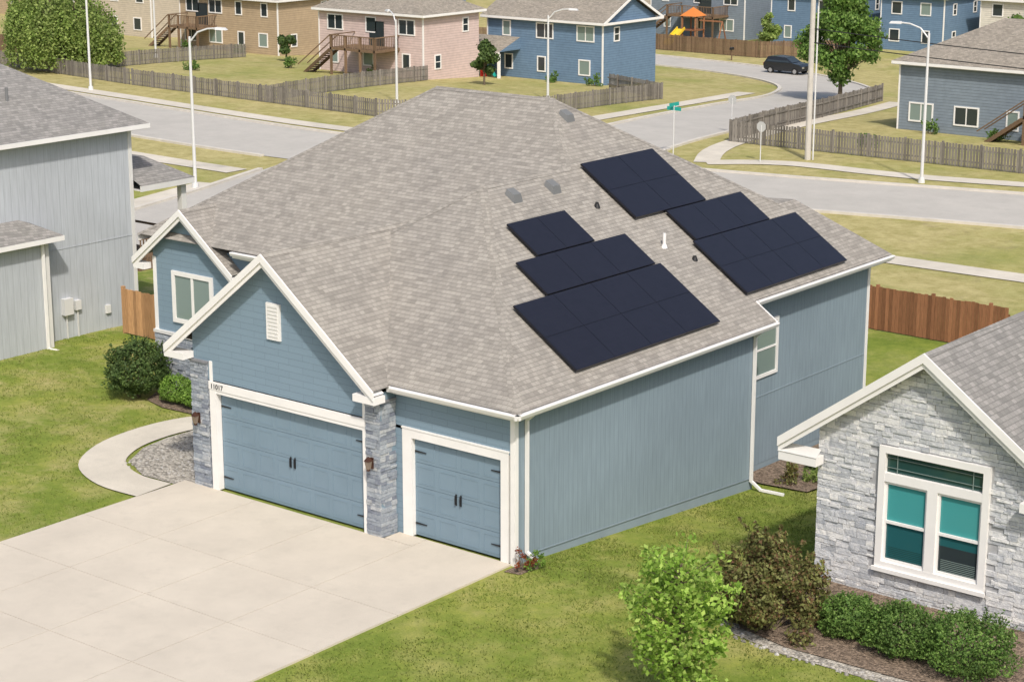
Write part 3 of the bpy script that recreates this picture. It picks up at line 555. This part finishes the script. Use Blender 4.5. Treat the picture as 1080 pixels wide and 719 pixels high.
# ------------------------------------------------------------------ background houses
def bghouse(x0,x1,y0,y1,h,kw,kr,label,hip=True,pitch=.5,axis_='x',deck=None,wins=True,cover=None,rows=2,seed=0):
    rd=random.Random(seed); zb=g((x0+x1)/2,(y0+y1)/2); zf=min(g(x0,y0),g(x0,y1))-.6
    e=empty('house',((x0+x1)/2,(y0+y1)/2,zb),label,'house'); ze=zb+h; o=.45
    MB().box(x0,x1,y0,y1,zf,ze,kw).build('wall',e)
    r=MB(); X0,X1,Y0,Y1=x0-o,x1+o,y0-o,y1+o
    if axis_=='x': half=(Y1-Y0)/2; ym=(Y0+Y1)/2; i=half if hip else 0; zr_=ze+pitch*half; p,q=(X0+i,ym,zr_),(X1-i,ym,zr_)
    else: half=(X1-X0)/2; xm=(X0+X1)/2; i=half if hip else 0; zr_=ze+pitch*half; p,q=(xm,Y0+i,zr_),(xm,Y1-i,zr_)
    a,b,c,d=(X0,Y0,ze),(X1,Y0,ze),(X1,Y1,ze),(X0,Y1,ze)
    if axis_=='x':
        r.poly([a,b,q,p],kr).poly([c,d,p,q],kr)
        if hip: r.poly([b,c,q],kr).poly([d,a,p],kr)
        else: r.poly([(x1,y0,ze),(x1,y1,ze),(x1,ym,zr_-pitch*o)],kw).poly([(x0,y1,ze),(x0,y0,ze),(x0,ym,zr_-pitch*o)],kw)
    else:
        r.poly([b,c,q,p],kr).poly([d,a,p,q],kr)
        if hip: r.poly([a,b,p],kr).poly([c,d,q],kr)
        else: r.poly([(x0,y0,ze),(x1,y0,ze),(xm,y0,zr_-pitch*o)],kw).poly([(x1,y1,ze),(x0,y1,ze),(xm,y1,zr_-pitch*o)],kw)
    r.build('roof',e)
    t=MB(); t.box(X0,X1,Y0-.03,Y0+.02,ze-.2,ze-.01,'white').box(X1-.02,X1+.03,Y0+.02,Y1,ze-.2,ze-.01,'white').box(X0+.02,X1-.02,Y0+.02,Y1,ze-.24,ze-.2,'offwhite')
    for xx,yy in((x0,y0),(x1,y0)): t.box(xx-.08,xx+.03,yy-.03,yy+.08,zf,ze-.24,'white')
    if not hip:
        if axis_=='x':
            t.beam((X1,Y0,ze-.1),(X1,ym,zr_-.1),.05,.2,'white').beam((X1,Y1,ze-.1),(X1,ym,zr_-.1),.05,.2,'white')
        else: t.beam((X0,Y0,ze-.1),(xm,Y0,zr_-.1),.05,.2,'white').beam((X1,Y0,ze-.1),(xm,Y0,zr_-.1),.05,.2,'white')
    t.build('trim',e)
    if wins:
        n=max(2,int((x1-x0)/3.2))
        for r_ in range(rows):
            zz=zb+.9+r_*2.75
            if zz+1.4>ze-.2: continue
            for i in range(n):
                cx=x0+(x1-x0)*(i+.5)/n+rd.uniform(-.3,.3); ww=rd.choice([.45,.6,.9])
                window(e,'y',y0,cx-ww,cx+ww,zz,zz+1.3,-1,rd.choice(['glass','lglass','glass']),.1,False,1 if ww>.7 else 0)
            for i in range(2):
                cy=y0+(y1-y0)*(i+.5)/2; 
                if rd.random()<.6: window(e,'x',x1,cy-.4,cy+.4,zz,zz+1.2,1,'glass',.1,True)
    if deck:
        d0,d1,zd,dep=deck; m_=MB(); z=zb+zd; m_.box(d0,d1,y0-dep,y0-.02,z-.2,z,'wood3')
        for xx in np.linspace(d0+.1,d1-.1,4): m_.box(xx-.08,xx+.08,y0-dep,y0-dep+.16,zf,z+1.0,'wood3')
        m_.box(d0,d1,y0-dep,y0-dep+.08,z+.95,z+1.03,'wood3').box(d1-.08,d1,y0-dep+.08,y0-.02,z+.95,z+1.03,'wood3').box(d0,d0+.08,y0-dep+.08,y0-.02,z+.95,z+1.03,'wood3')
        for i in range(int((d1-d0)/.2)): m_.box(d0+.1+i*.2,d0+.14+i*.2,y0-dep+.02,y0-dep+.06,z,z+.95,'wood3')
        for i in range(int(dep/.2)-1): m_.box(d1-.06,d1-.02,y0-dep+.2+i*.2,y0-dep+.24+i*.2,z,z+.95,'wood3')
        m_.box((d0+d1)/2-.8,(d0+d1)/2+.8,y0-.06,y0-.02,z,z+2.0,'glass')
        ns=max(3,int(zd/.2))
        for i in range(ns): m_.box(d0-.28*(i+1),d0-.28*i,y0-dep,y0-dep+1.1,z-.2*(i+1)-.06,z-.2*(i+1),'wood3')
        for yy in(y0-dep,y0-dep+1.1): m_.beam((d0,yy,z+.95),(d0-.28*ns,yy,z+.95-.2*ns),.06,.08,'wood3').beam((d0,yy,z-.2),(d0-.28*ns,yy,z-.2-.2*ns),.05,.25,'wood3')
        m_.build('deck',e)
    if cover:
        c0,c1,dep,zc=cover; m_=MB(); z=zb+zc; m_.poly([(c0,y0-dep,z),(c1,y0-dep,z),(c1,y0-.01,z+1),(c0,y0-.01,z+1)],kr).box(c0,c1,y0-dep,y0-dep+.06,z-.2,z-.01,'white').poly([(c1,y0-dep,z),(c1,y0,z),(c1,y0,z+1)],kw)
        for xx in(c0+.2,c1-.2): m_.box(xx-.1,xx+.1,y0-dep+.1,y0-dep+.3,zf,z-.2,'white')
        m_.build('porch',e)
    return e
bghouse(-88,-76.5,84,91,5.4,'pink','roof3','pink two-storey house with brown roof and rear deck',hip=True,deck=(-84,-79,2.6,3),seed=1)
bghouse(-78,-66,94,101.5,5.3,'blue2','roof3','slate blue two-storey house with covered rear patio',hip=False,cover=(-79,-74.5,2.8,2.6),seed=2)
bghouse(-114,-101,92,100,5.3,'tan','roof3','tan two-storey house with white trimmed windows',deck=(-113,-109,2.5,2.5),seed=3)
bghouse(-136,-125,98,107,5.4,'beige','roof3','beige two-storey house behind a willow tree',seed=4)
bghouse(-34,-18,84,94,4.9,'slate','roof3','slate grey house with brown roof and rear deck',deck=(-24,-19,2.3,2.4),seed=5)
bghouse(-96,-84,144,153,5.6,'slate','roof2','dark grey two-storey house with dark rear deck',deck=(-92,-86,2.6,3),seed=6)
bghouse(-79.5,-71,142,151,5.6,'blue2','roof2','dark blue two-storey house on a far street',hip=False,axis_='y',seed=7)
bghouse(-69,-62,146,155,5.6,'blue2','roof2','blue gabled house with white trim',hip=False,axis_='y',pitch=.8,seed=8)
bghouse(-60,-53,150,158,5.4,'cream','roof3','white house with pale grey roof',hip=False,axis_='y',seed=9)
rows=[(-150,118,'cream'),(-128,128,'slate'),(-112,146,'beige'),(-172,110,'tan'),(-196,118,'cream'),(-176,140,'blue2'),(-152,150,'beige'),(-128,172,'cream'),(-108,182,'slate'),(-88,186,'beige'),(-70,184,'blue2'),(-52,180,'cream'),(-36,172,'slate'),(-66,206,'tan'),(-46,204,'cream'),(-20,168,'beige'),(-92,214,'tan'),(-30,200,'blue2'),(-48,142,'beige'),(-30,140,'tan'),(-118,200,'slate'),(-146,190,'tan')]
for i,(x,y,k) in enumerate(rows):
    bghouse(x,x+11.5,y,y+9,5.4,k,'roof3' if i%2 else 'roof2',{'cream':'cream','slate':'slate grey','beige':'beige','tan':'tan','blue2':'dark blue'}[k]+' two-storey suburban house on a far street',hip=bool(i%3),seed=20+i)
# ------------------------------------------------------------------ trees and shrubs
def leafmesh(name,P,d,size,k,parent):
    n=len(P); a=d+rng.normal(size=(n,3))*.7; a/=np.linalg.norm(a,axis=1)[:,None]
    t=np.cross(a,rng.normal(size=(n,3))); t/=np.linalg.norm(t,axis=1)[:,None]; b=np.cross(a,t); s=size*rng.uniform(.6,1.3,n)[:,None]
    vs=np.stack([P-t*s*.5,P-b*s*.32,P+t*s*.5,P+b*s*.32],1).reshape(-1,3)-np.array(ORG[parent.name])
    me=bpy.data.meshes.new(name); me.vertices.add(4*n); me.vertices.foreach_set('co',vs.ravel()); me.loops.add(4*n); me.loops.foreach_set('vertex_index',np.arange(4*n)); me.polygons.add(n); me.polygons.foreach_set('loop_start',np.arange(0,4*n,4)); me.polygons.foreach_set('loop_total',np.full(n,4)); me.update(calc_edges=True); me.materials.append(M[k])
    o=bpy.data.objects.new(name,me); COL.objects.link(o); o.parent=parent; return o
def lumpleaves(name,lumps,n,size,k,parent):
    cs=np.array([l[0] for l in lumps]); rs=np.array([l[1] for l in lumps]); wgt=(rs.prod(axis=1))**(2/3); idx=rng.choice(len(lumps),n,p=wgt/wgt.sum())
    d=rng.normal(size=(n,3)); d/=np.linalg.norm(d,axis=1)[:,None]; rad=rng.uniform(.2,1,n)**.5
    P=cs[idx]+d*rs[idx]*rad[:,None]*rng.uniform(.8,1.2,n)[:,None]
    return leafmesh(name,P,d,size,k,parent)
def tree(x,y,h,cr,label,k='leafm',n=7000,size=.3,trunk=.16,base=.3,cat='tree',name='tree',group=None,lump=.42,nl=22):
    z=g(x,y); e=empty(name,(x,y,z),label,cat,group); t=MB(); ht=h*base
    t.cyl((x,y,z-.1),(x,y,z+ht),trunk,trunk*.75,'bark'); t.cyl((x,y,z+ht),(x+.05,y,z+h*.85),trunk*.75,trunk*.15,'bark')
    ch=(h-ht)/2; cz=z+ht+ch; lumps=[]
    for i in range(nl):
        while True:
            v=np.array([random.uniform(-1,1) for _ in range(3)])
            if .1<np.linalg.norm(v)<1: break
        r=cr*lump*random.uniform(.6,1.2); taper=1-.35*max(0,v[2])
        c=np.array([x+v[0]*(cr-r*.6)*taper,y+v[1]*(cr-r*.6)*taper,cz+v[2]*(ch-r*.4)]); lumps.append((c,(r,r,r*.8)))
        s=Vector((x,y,z+ht+random.uniform(0,.5)*ch)); t.cyl(s,Vector(c),trunk*.35,trunk*.08,'bark',5)
    t.build('trunk',e); lumpleaves('crown',lumps,n,size,k,e); return e
def sapling(x,y,h,cr,label,k,nb=46):
    z=g(x,y); e=empty('tree',(x,y,z),label,'tree'); t=MB(); t.cyl((x,y,z-.1),(x+.05,y,z+h*.93),.055,.012,'bark'); P=[]
    for i in range(nb):
        f=i/nb; hz=.12+.78*f; a=i*2.4+random.uniform(-.4,.4); prof=math.sin(math.pi*min(1,(.18+.82*(1-f))*.95))**.6 if f>.1 else .75
        L=cr*prof*random.uniform(.65,1.12)*(1.0 if f<.7 else .7); up=random.uniform(.3,.75)
        s=Vector((x,y,z+h*hz)); q=s+Vector((math.cos(a)*L,math.sin(a)*L,L*up)); t.cyl(s,q,.018,.006,'bark',5)
        for j in range(int(110*L/cr)+25):
            u=random.uniform(.25,1.05); p=s.lerp(q,u); w=.06+.14*math.sin(math.pi*min(1,u)); P.append((p.x+random.gauss(0,w),p.y+random.gauss(0,w),p.z+random.gauss(0,w*.9)))
    t.build('trunk',e); P=np.array(P); leafmesh('crown',P,rng.normal(size=P.shape)+np.array([0,0,.8]),.13,k,e); return e
def willow(x,y,h,cr,label,k,ns,size):
    z=g(x,y); e=empty('willow_tree',(x,y,z),label,'tree'); t=MB(); t.cyl((x,y,z-.1),(x,y,z+h*.45),.35,.25,'bark')
    P=[]; domes=[(0,0,.7,1.)]+[(math.cos(a)*.62,math.sin(a)*.62,random.uniform(.3,.45),random.uniform(.5,.92)) for a in np.arange(0,6.2,.62)]
    for i in range(ns):
        dx,dy,dr,dh=random.choice(domes); a=random.uniform(0,6.283); r=dr*math.sqrt(random.random()); rx=dx+r*math.cos(a); ry=dy+r*math.sin(a)
        px,py=x+cr*rx*.95,y+cr*ry*.95; rr=math.hypot(rx,ry); top=z+h*dh*(1-.42*(r/dr)**2)*random.uniform(.84,1.04); ln=random.uniform(.15,.75)*h*(.35+.4*rr)
        m_=int(ln/.2)+2
        for j in range(m_):
            zz=top-j*.2
            if zz>z+.5: P.append((px+random.gauss(0,.09),py+random.gauss(0,.09),zz))
        if i%18==0: t.cyl((x,y,z+h*.4),(px,py,top-.2),.08,.02,'bark',5)
    t.build('trunk',e); P=np.array(P); d=rng.normal(size=P.shape); leafmesh('crown',P,d,size,k,e)
def shrub(x,y,w_,h_,label,k,n=3500,size=.09,nl=14,cat='shrub',group=None,lr=(.28,.46),spk=.6):
    z=g(x,y); e=empty('shrub',(x,y,z),label,cat,group); lumps=[]; t=MB()
    for i in range(nl):
        a=random.uniform(0,6.28); r=random.uniform(0,1)**.6; rr=random.uniform(*lr)*w_/2; hz=random.uniform(.2,1)*(1-.45*r*r)
        c=np.array([x+math.cos(a)*r*(w_/2-rr*.6),y+math.sin(a)*r*(w_/2-rr*.6),z+max(rr*.6,hz*h_-rr*.5)]); lumps.append((c,(rr,rr,rr*.9))); t.cyl((x,y,z-.05),Vector(c),.02,.008,'bark',5)
        if random.random()<spk:
            for q in range(3):
                dv=np.array([random.gauss(0,.45),random.gauss(0,.45),1.]); 
                for s_ in range(5): lumps.append((c+dv*rr*(.7+.18*s_),(.06,.06,.06)))
    t.build('stem',e); lumpleaves('leaves',lumps,n,size,k,e); return e
def roundshrub(x,y,wx,wy,h_,label,k,n,size,group=None,rough_=.1,spikes=0):
    z=g(x,y); e=empty('shrub',(x,y,z),label,'shrub',group); t=MB()
    for i in range(8): a=i*.8; t.cyl((x,y,z-.05),(x+math.cos(a)*wx*.3,y+math.sin(a)*wy*.3,z+h_*.6),.02,.008,'bark',5)
    t.build('stem',e); d=rng.normal(size=(n,3)); d/=np.linalg.norm(d,axis=1)[:,None]; u=rng.uniform(.35,1,n)**.35
    bumpv=np.array([1+rough_*2*noise.noise(Vector(q)*2.6+Vector((x,y,0))) for q in d]); R_=u*bumpv
    zz=np.where(d[:,2]<0,d[:,2]*.6,d[:,2]); P=np.c_[x+d[:,0]*R_*wx/2,y+d[:,1]*R_*wy/2,z+h_*.42+zz*R_*h_*.58]; P[:,2]=np.maximum(P[:,2],z+.03)
    if spikes:   # feathery upright shoots all over the dome
        E=[];D=[]
        for i in range(spikes):
            v=Vector((random.gauss(0,1),random.gauss(0,1),abs(random.gauss(.4,.8)))).normalized(); s=Vector((x+v.x*wx*.42,y+v.y*wy*.42,z+h_*.42+v.z*h_*.48)); q=s+(v+Vector((0,0,.7))).normalized()*random.uniform(.12,.34)*h_*.6
            for j in range(16): p=s.lerp(q,j/15); E.append((p.x+random.gauss(0,.02),p.y+random.gauss(0,.02),p.z)); D.append(tuple(v))
        P=np.vstack([P,np.array(E)]); d=np.vstack([d,np.array(D)])
    leafmesh('leaves',P,d,size,k,e)
sapling(7.85,-4.35,3.5,1.42,'young lime green leafy tree on the lawn','leafg',54)
shrub(7.15,.5,2.8,2.35,'large loose olive and reddish shrub in mulch bed','leafo',21000,.095,46,lr=(.2,.34),spk=.9)
roundshrub(5.95,.5,1.2,1.1,.9,'small green shrub in mulch bed','leafm',2600,.07,spikes=50)
for x,y,s in((8.75,1.4,1.5),(10.2,1.2,1.75),(11.85,1.1,2.1)): roundshrub(x,y,s,s*.9,s*.72,'rounded feathery green shrub in front of stone wall','leafm',9000,.065,'green shrubs along the stone wall',.22,150)
roundshrub(-19.1,4.3,2.1,2.1,1.95,'rounded dark olive shrub beside blue gabled wing','leafd',9000,.09,rough_=.2,spikes=60)
roundshrub(-17.6,4.6,1.3,1.1,.95,'low rounded bright green shrub by the house','leafh',4500,.07,'low green hedge shrubs by the entry'); roundshrub(-16.6,4.6,1.3,1.1,.9,'low rounded bright green shrub by the house','leafh',4500,.07,'low green hedge shrubs by the entry')
shrub(-12.9,1.6,.4,.35,'small rust-coloured plant in gravel bed','leafr',250,.07,4)
shrub(.4,-.1,.75,.6,'low red-leaved shrub at the garage corner','leafr',420,.06,9,lr=(.15,.3)); shrub(.5,.15,.6,.5,'low green plant at the garage corner','leafh',500,.06,6)
for i,(x,y,k) in enumerate(((.5,12.4,'leafo'),(1.0,13.2,'leafy'),(.3,14.2,'leafm'),(.8,15.3,'leafr'),(.2,16.6,'leafm'))): shrub(x,y,.9,.7,'low mixed shrub in side yard bed',k,900,.08,7)
tree(-47.5,100,8.6,3.5,'round green street tree near the road','leaft',18000,.3,.2,.18,lump=.3,nl=54)
willow(-100.2,67,8.2,4.9,'drooping bright yellow-green willow tree','leafy',3000,.26)
for x,y,h_,k in((-71,85,3.5,'leafd'),(-122,84,5,'leafm'),(-93,128,6,'leafm'),(-75,134,4,'leafy'),(-52,140,5,'leafm'),(-104,134,6,'leafy'),(-140,112,7,'leafm'),(-84,156,6,'leafm'),(-96,88,2.6,'leafd')): tree(x,y,h_,h_*.33,'small green garden tree on a far lawn',k,2600,.3,.1,.2,nl=14)
for x,y in((-90,82.5),(-81,82.8),(-70,92.5),(-26,82.6),(-31,82.8),(-21,83),(-105,91),(-30,72.5),(-66,93),(-100,72),(-93,74),(-110,89)): shrub(x,y,1.4,1.,'rounded garden shrub beside far house','leafm',500,.16,8)
# ------------------------------------------------------------------ street lamps
def lamp(x,y,ang,hh=8.2,label='tall pale street lamp with curved arm by the road'):
    z=g(x,y); e=empty('street_lamp',(x,y,z),label,'street lamp','street lamps along the roads'); ca,sa=math.cos(ang),math.sin(ang)
    MB().cyl((x,y,z-.1),(x,y,z+hh),.10,.065,'galv',10).cyl((x,y,z),(x,y,z+.3),.2,.16,'galv',10).build('pole',e)
    a=MB(); pts=[(0,hh-.3),(.5,hh+.25),(1.1,hh+.45),(1.7,hh+.5)]
    for p,q in zip(pts[:-1],pts[1:]): a.cyl((x+ca*p[0],y+sa*p[0],z+p[1]),(x+ca*q[0],y+sa*q[0],z+q[1]),.045,.045,'galv',6)
    a.build('arm',e); c=(x+ca*1.95,y+sa*1.95); MB().hexa([(c[0]-ca*.35-sa*.12,c[1]-sa*.35+ca*.12,z+hh+.42),(c[0]-ca*.35+sa*.12,c[1]-sa*.35-ca*.12,z+hh+.42),(c[0]+ca*.35+sa*.12,c[1]+sa*.35-ca*.12,z+hh+.42),(c[0]+ca*.35-sa*.12,c[1]+sa*.35+ca*.12,z+hh+.42)],[(c[0]-ca*.3-sa*.07,c[1]-sa*.3+ca*.07,z+hh+.56),(c[0]-ca*.3+sa*.07,c[1]-sa*.3-ca*.07,z+hh+.56),(c[0]+ca*.25+sa*.07,c[1]+sa*.25-ca*.07,z+hh+.54),(c[0]+ca*.25-sa*.07,c[1]+sa*.25+ca*.07,z+hh+.54)],'galv').build('lamp_head',e)
lamp(-51,36,.3); lamp(-21,62.3,math.pi+.1); lamp(-60,79,.3,6.2); lamp(-65,68,2.6,6.0); lamp(-88,59.5,-1.4,9); lamp(-104,80,-1,9)
for x,y,cond in((-30,65.3,1),(32,72.5,0)):
    z=g(x,y); e=empty('utility_pole',(x,y,z),'tall pale utility pole beside the fence','utility pole')
    MB().cyl((x,y,z-.2),(x,y,z+14),.19,.13,'pole',12).build('pole',e); MB().box(x-.06,x+.06,y-1.2,y+1.2,z+13,z+13.15,'wood2').build('crossarm',e)
    if cond: MB().cyl((x+.3,y+.1,z-.1),(x+.3,y+.1,z+9),.05,.05,'galv',6).build('conduit',e)
for hz in(6.9,7.7):
    p=Vector((-30,65.3,g(-30,65.3)+hz)); q=Vector((32,72.5,g(32,72.5)+hz)); w=MB(); n_=20
    f_=lambda t:p.lerp(q,t)-Vector((0,0,4*1.1*t*(1-t)))
    for i in range(n_): w.cyl(f_(i/n_),f_((i+1)/n_),.03,.03,'black',5)
    tag(w.build('overhead_wire',loc=p),'thin black overhead cable strung between utility poles','cable')
# signs
M['green']=mat('teal_sign_face',(.02,.33,.28),.4,.4); M['signback']=mat('sign_back',(.5,.5,.48),.5,.4)
x,y=-37,61.5; z=g(x,y); e=empty('street_sign',(x,y,z),'teal crossed street name sign on thin post','street sign')
MB().cyl((x,y,z),(x,y,z+3.0),.035,.035,'galv',6).build('post',e); MB().box(x-.5,x+.5,y-.012,y+.012,z+2.7,z+2.92,'green').build('sign_plate',e); MB().box(x-.012,x+.012,y-.5,y+.5,z+2.95,z+3.17,'green').build('sign_plate',e)
for x,y,hh in((-39.6,72,2.3),(-31.6,62.6,2.2)):
    z=g(x,y); e=empty('road_sign',(x,y,z),'road sign seen from behind on thin metal post','road sign'); MB().cyl((x,y,z),(x,y,z+hh),.03,.03,'galv',6).build('post',e)
    m_=MB(); pr=[(x+.32*math.cos(math.pi/8+i*math.pi/4),y,z+hh-.1+.32*math.sin(math.pi/8+i*math.pi/4)) for i in range(8)]; m_.poly(pr,'signback'); m_.poly([(a,b+.02,c) for a,b,c in pr][::-1],'signback'); m_.build('sign_plate',e)
x,y=-75,127.5; z=g(x,y); e=empty('mailbox',(x,y,z),'dark mailbox on wooden post by the street','mailbox'); MB().box(x-.05,x+.05,y-.05,y+.05,z,z+1,'wood3').build('post',e); MB().box(x-.14,x+.14,y-.25,y+.25,z+1,z+1.25,'black').build('box',e,bev=.04)
# ------------------------------------------------------------------ car
M['carpaint']=mat('black_car_paint',(.015,.017,.02),.2,.6); M['tyre']=mat('tyre_rubber',(.02,.02,.02),.8,.2); M['rim']=mat('alloy_rim',(.5,.5,.5),.3,.5,.7); M['red']=mat('red_plastic',(.4,.03,.02),.4,.4)
cx_,cy_=-64.6,120.6; cz_=g(cx_,cy_)+.03; e=empty('parked_car',(cx_,cy_,cz_),'black estate car standing on the far street','car')
prof=[(-2.0,.45),(-2.05,.85),(-1.93,1.02),(-1.65,1.5),(-.85,1.56),(.2,1.5),(.9,1.04),(1.65,.94),(2.0,.78),(2.05,.45),(1.75,.3),(-1.75,.3)]
m_=MB(); Wd=.86
def hw_(zz): return Wd if zz<1.1 else Wd-.17
Lp=[(cx_+a,cy_-hw_(b),cz_+b) for a,b in prof]; Rp=[(cx_+a,cy_+hw_(b),cz_+b) for a,b in prof]
m_.poly(Lp[::-1],'carpaint').poly(Rp,'carpaint')
for i in range(len(prof)): j=(i+1)%len(prof); m_.poly([Lp[i],Lp[j],Rp[j],Rp[i]],'carpaint')
m_.build('body',e,bev=.05)
for s in(-1,1): P1_([(cx_+a,cy_+s*(hw_(1.3 if b>1.2 else 1.0)+.012),cz_+b) for a,b in((-1.68,1.08),(.76,1.08),(.15,1.42),(-1.5,1.42))],'glass','window',e)
P1_([(cx_+.88,cy_-.72,cz_+1.08),(cx_+.88,cy_+.72,cz_+1.08),(cx_+.24,cy_+.65,cz_+1.48),(cx_+.24,cy_-.65,cz_+1.48)],'glass','windscreen',e)
for a in(-1.27,1.27):
    for s in(-1,1):
        wh=MB().cyl((cx_+a,cy_+s*.68,cz_+.32),(cx_+a,cy_+s*.9,cz_+.32),.32,.32,'tyre',16).build('wheel',e); MB().cyl((cx_+a,cy_+s*.89,cz_+.32),(cx_+a,cy_+s*.91,cz_+.32),.19,.19,'rim',12).build('rim',wh)
for s in(-1,1): MB().box(cx_+1.98,cx_+2.06,cy_+s*.7-.15,cy_+s*.7+.15,cz_+.62,cz_+.76,'rim').build('headlight',e); MB().box(cx_-2.07,cx_-1.98,cy_+s*.74-.1,cy_+s*.74+.1,cz_+.7,cz_+.95,'red').build('tail_light',e)
# playset and toys
M['yellow']=mat('yellow_plastic',(.75,.52,.04),.4,.4); M['orange']=mat('orange_canvas',(.6,.2,.05),.7,.2); M['bluepl']=mat('blue_plastic',(.02,.15,.5),.4,.4)
def playset(x,y,label):
    z=g(x,y); e=empty('playset',(x,y,z),label,'playset')
    m_=MB()
    for a in(-.8,.8):
        for b in(-.8,.8): m_.box(x+a-.06,x+a+.06,y+b-.06,y+b+.06,z,z+3,'wood')
    m_.box(x-.9,x+.9,y-.9,y+.9,z+1.4,z+1.5,'wood').box(x+.8,x+3.6,y-.05,y+.05,z+2.4,z+2.55,'wood'); m_.beam((x+3.6,y-.9,z),(x+3.6,y,z+2.5),.1,.1,'wood').beam((x+3.6,y+.9,z),(x+3.6,y,z+2.5),.1,.1,'wood'); m_.build('tower',e)
    MB().poly([(x-1,y-1,z+2.9),(x+1,y-1,z+2.9),(x,y,z+3.8)],'orange').poly([(x+1,y-1,z+2.9),(x+1,y+1,z+2.9),(x,y,z+3.8)],'orange').poly([(x+1,y+1,z+2.9),(x-1,y+1,z+2.9),(x,y,z+3.8)],'orange').poly([(x-1,y+1,z+2.9),(x-1,y-1,z+2.9),(x,y,z+3.8)],'orange').build('canopy',e)
    MB().beam((x-.95,y-.8,z+1.5),(x-.95,y-3.4,z+.1),.9,.1,'yellow').beam((x-.5,y-.8,z+1.65),(x-.5,y-3.4,z+.25),.08,.25,'yellow').beam((x-1.4,y-.8,z+1.65),(x-1.4,y-3.4,z+.25),.08,.25,'yellow').build('slide',e)
playset(-86.5,138.,'wooden play tower with orange roof and yellow slide')
x,y=-76.5,91.8; z=g(x,y); e=empty('toy_slide',(x,y,z),'small teal and red plastic slide by covered patio','toy slide'); MB().beam((x,y,z+1.),(x+1.2,y,z+.1),.45,.07,'green').build('slide',e); MB().box(x-.32,x-.24,y-.25,y+.25,z,z+1.,'red').box(x-.08,x,y-.25,y+.25,z,z+1.,'red').box(x-.24,x-.08,y-.25,y+.25,z+.35,z+.4,'red').box(x-.24,x-.08,y-.25,y+.25,z+.7,z+.75,'red').build('ladder',e)
# ------------------------------------------------------------------ grass blades
def inpoly(x,y,P):
    c=False;n=len(P)
    for i in range(n):
        x1,y1=P[i];x2,y2=P[(i+1)%n]
        if (y1>y)!=(y2>y) and x<(x2-x1)*(y-y1)/(y2-y1)+x1: c=not c
    return c
pc=[(p.x,p.y) for p in dens(PATH,.5)]
GB=[(-11.1,-1.0),(-12.8,-1.05),(-14.1,-.4),(-14.95,1.8),(-14.9,3),(-14.2,3.9),(-11.1,4.2)]
pts=[]
def try_add(x0,x1,y0,y1,n):
    for _ in range(n):
        x=random.uniform(x0,x1);y=random.uniform(y0,y1)
        if -11.52<x<-.03 and y<0: continue
        if -11.2<x<.05 and y<11.3: continue
        if inpoly(x,y,RG) or (x>6.2 and y>3.9): continue
        if noise.noise(Vector((x*.8,y*.8,3)))<random.uniform(-.5,.25): continue
        if x<-11:
            if inpoly(x,y,GB) or (y>3.8 and x>-19.5) or any((x-a)**2+(y-b)**2<.50 for a,b in pc): continue
        pts.append((x,y))
try_add(-.1,14,-12,0,55000); try_add(0,8,0,14,48000); try_add(-30,-11.4,-10,10,62000)
P=np.array(pts); n=len(P); Zg=np.array([g(a,b) for a,b in pts]); an=rng.uniform(0,6.28,n); hh=rng.uniform(.02,.065,n); ww=rng.uniform(.008,.018,n); le=rng.normal(size=(n,2))*.03
vs=np.zeros((n,3,3)); vs[:,0]=np.c_[P[:,0]-np.cos(an)*ww,P[:,1]-np.sin(an)*ww,Zg]; vs[:,1]=np.c_[P[:,0]+np.cos(an)*ww,P[:,1]+np.sin(an)*ww,Zg]; vs[:,2]=np.c_[P[:,0]+le[:,0],P[:,1]+le[:,1],Zg+hh]
me=bpy.data.meshes.new('lawn_grass'); me.vertices.add(3*n); me.vertices.foreach_set('co',vs.ravel()); me.loops.add(3*n); me.loops.foreach_set('vertex_index',np.arange(3*n)); me.polygons.add(n); me.polygons.foreach_set('loop_start',np.arange(0,3*n,3)); me.polygons.foreach_set('loop_total',np.full(n,3)); me.update(calc_edges=True); me.materials.append(M['blade'])
o=bpy.data.objects.new('lawn_grass',me); COL.objects.link(o); o['kind']='stuff'; tag(o,'short green lawn grass around the houses','grass')
# ------------------------------------------------------------------ light & camera
sun_dir=Vector((.55,-.48,.80)).normalized()
el=math.asin(sun_dir.z); az=math.atan2(sun_dir.x,sun_dir.y)
wd=bpy.data.worlds.new('World'); SC.world=wd; wd.use_nodes=True; nt=wd.node_tree; bg=nt.nodes['Background']; sky=nt.nodes.new('ShaderNodeTexSky'); sky.sky_type='NISHITA'; sky.sun_disc=False; sky.sun_elevation=el; sky.sun_rotation=az; sky.dust_density=3.5; nt.links.new(sky.outputs[0],bg.inputs[0]); bg.inputs[1].default_value=.15
ld=bpy.data.lights.new('sun','SUN'); ld.energy=3.25; ld.angle=math.radians(2.5); ld.color=(1,.95,.88); lo=bpy.data.objects.new('sun',ld); COL.objects.link(lo); lo.rotation_euler=(-sun_dir).to_track_quat('-Z','Y').to_euler()
cd=bpy.data.cameras.new('camera'); cam=bpy.data.objects.new('camera',cd); COL.objects.link(cam); cam.location=(29.34,-36.73,18); cam.rotation_euler=(math.radians(90-14.5),0,math.radians(38.7)); cd.sensor_width=36; cd.lens=70; cd.clip_end=2000; cd.clip_start=.5; SC.camera=cam
SC.view_settings.view_transform='Standard'; SC.view_settings.look='None'; SC.view_settings.exposure=0
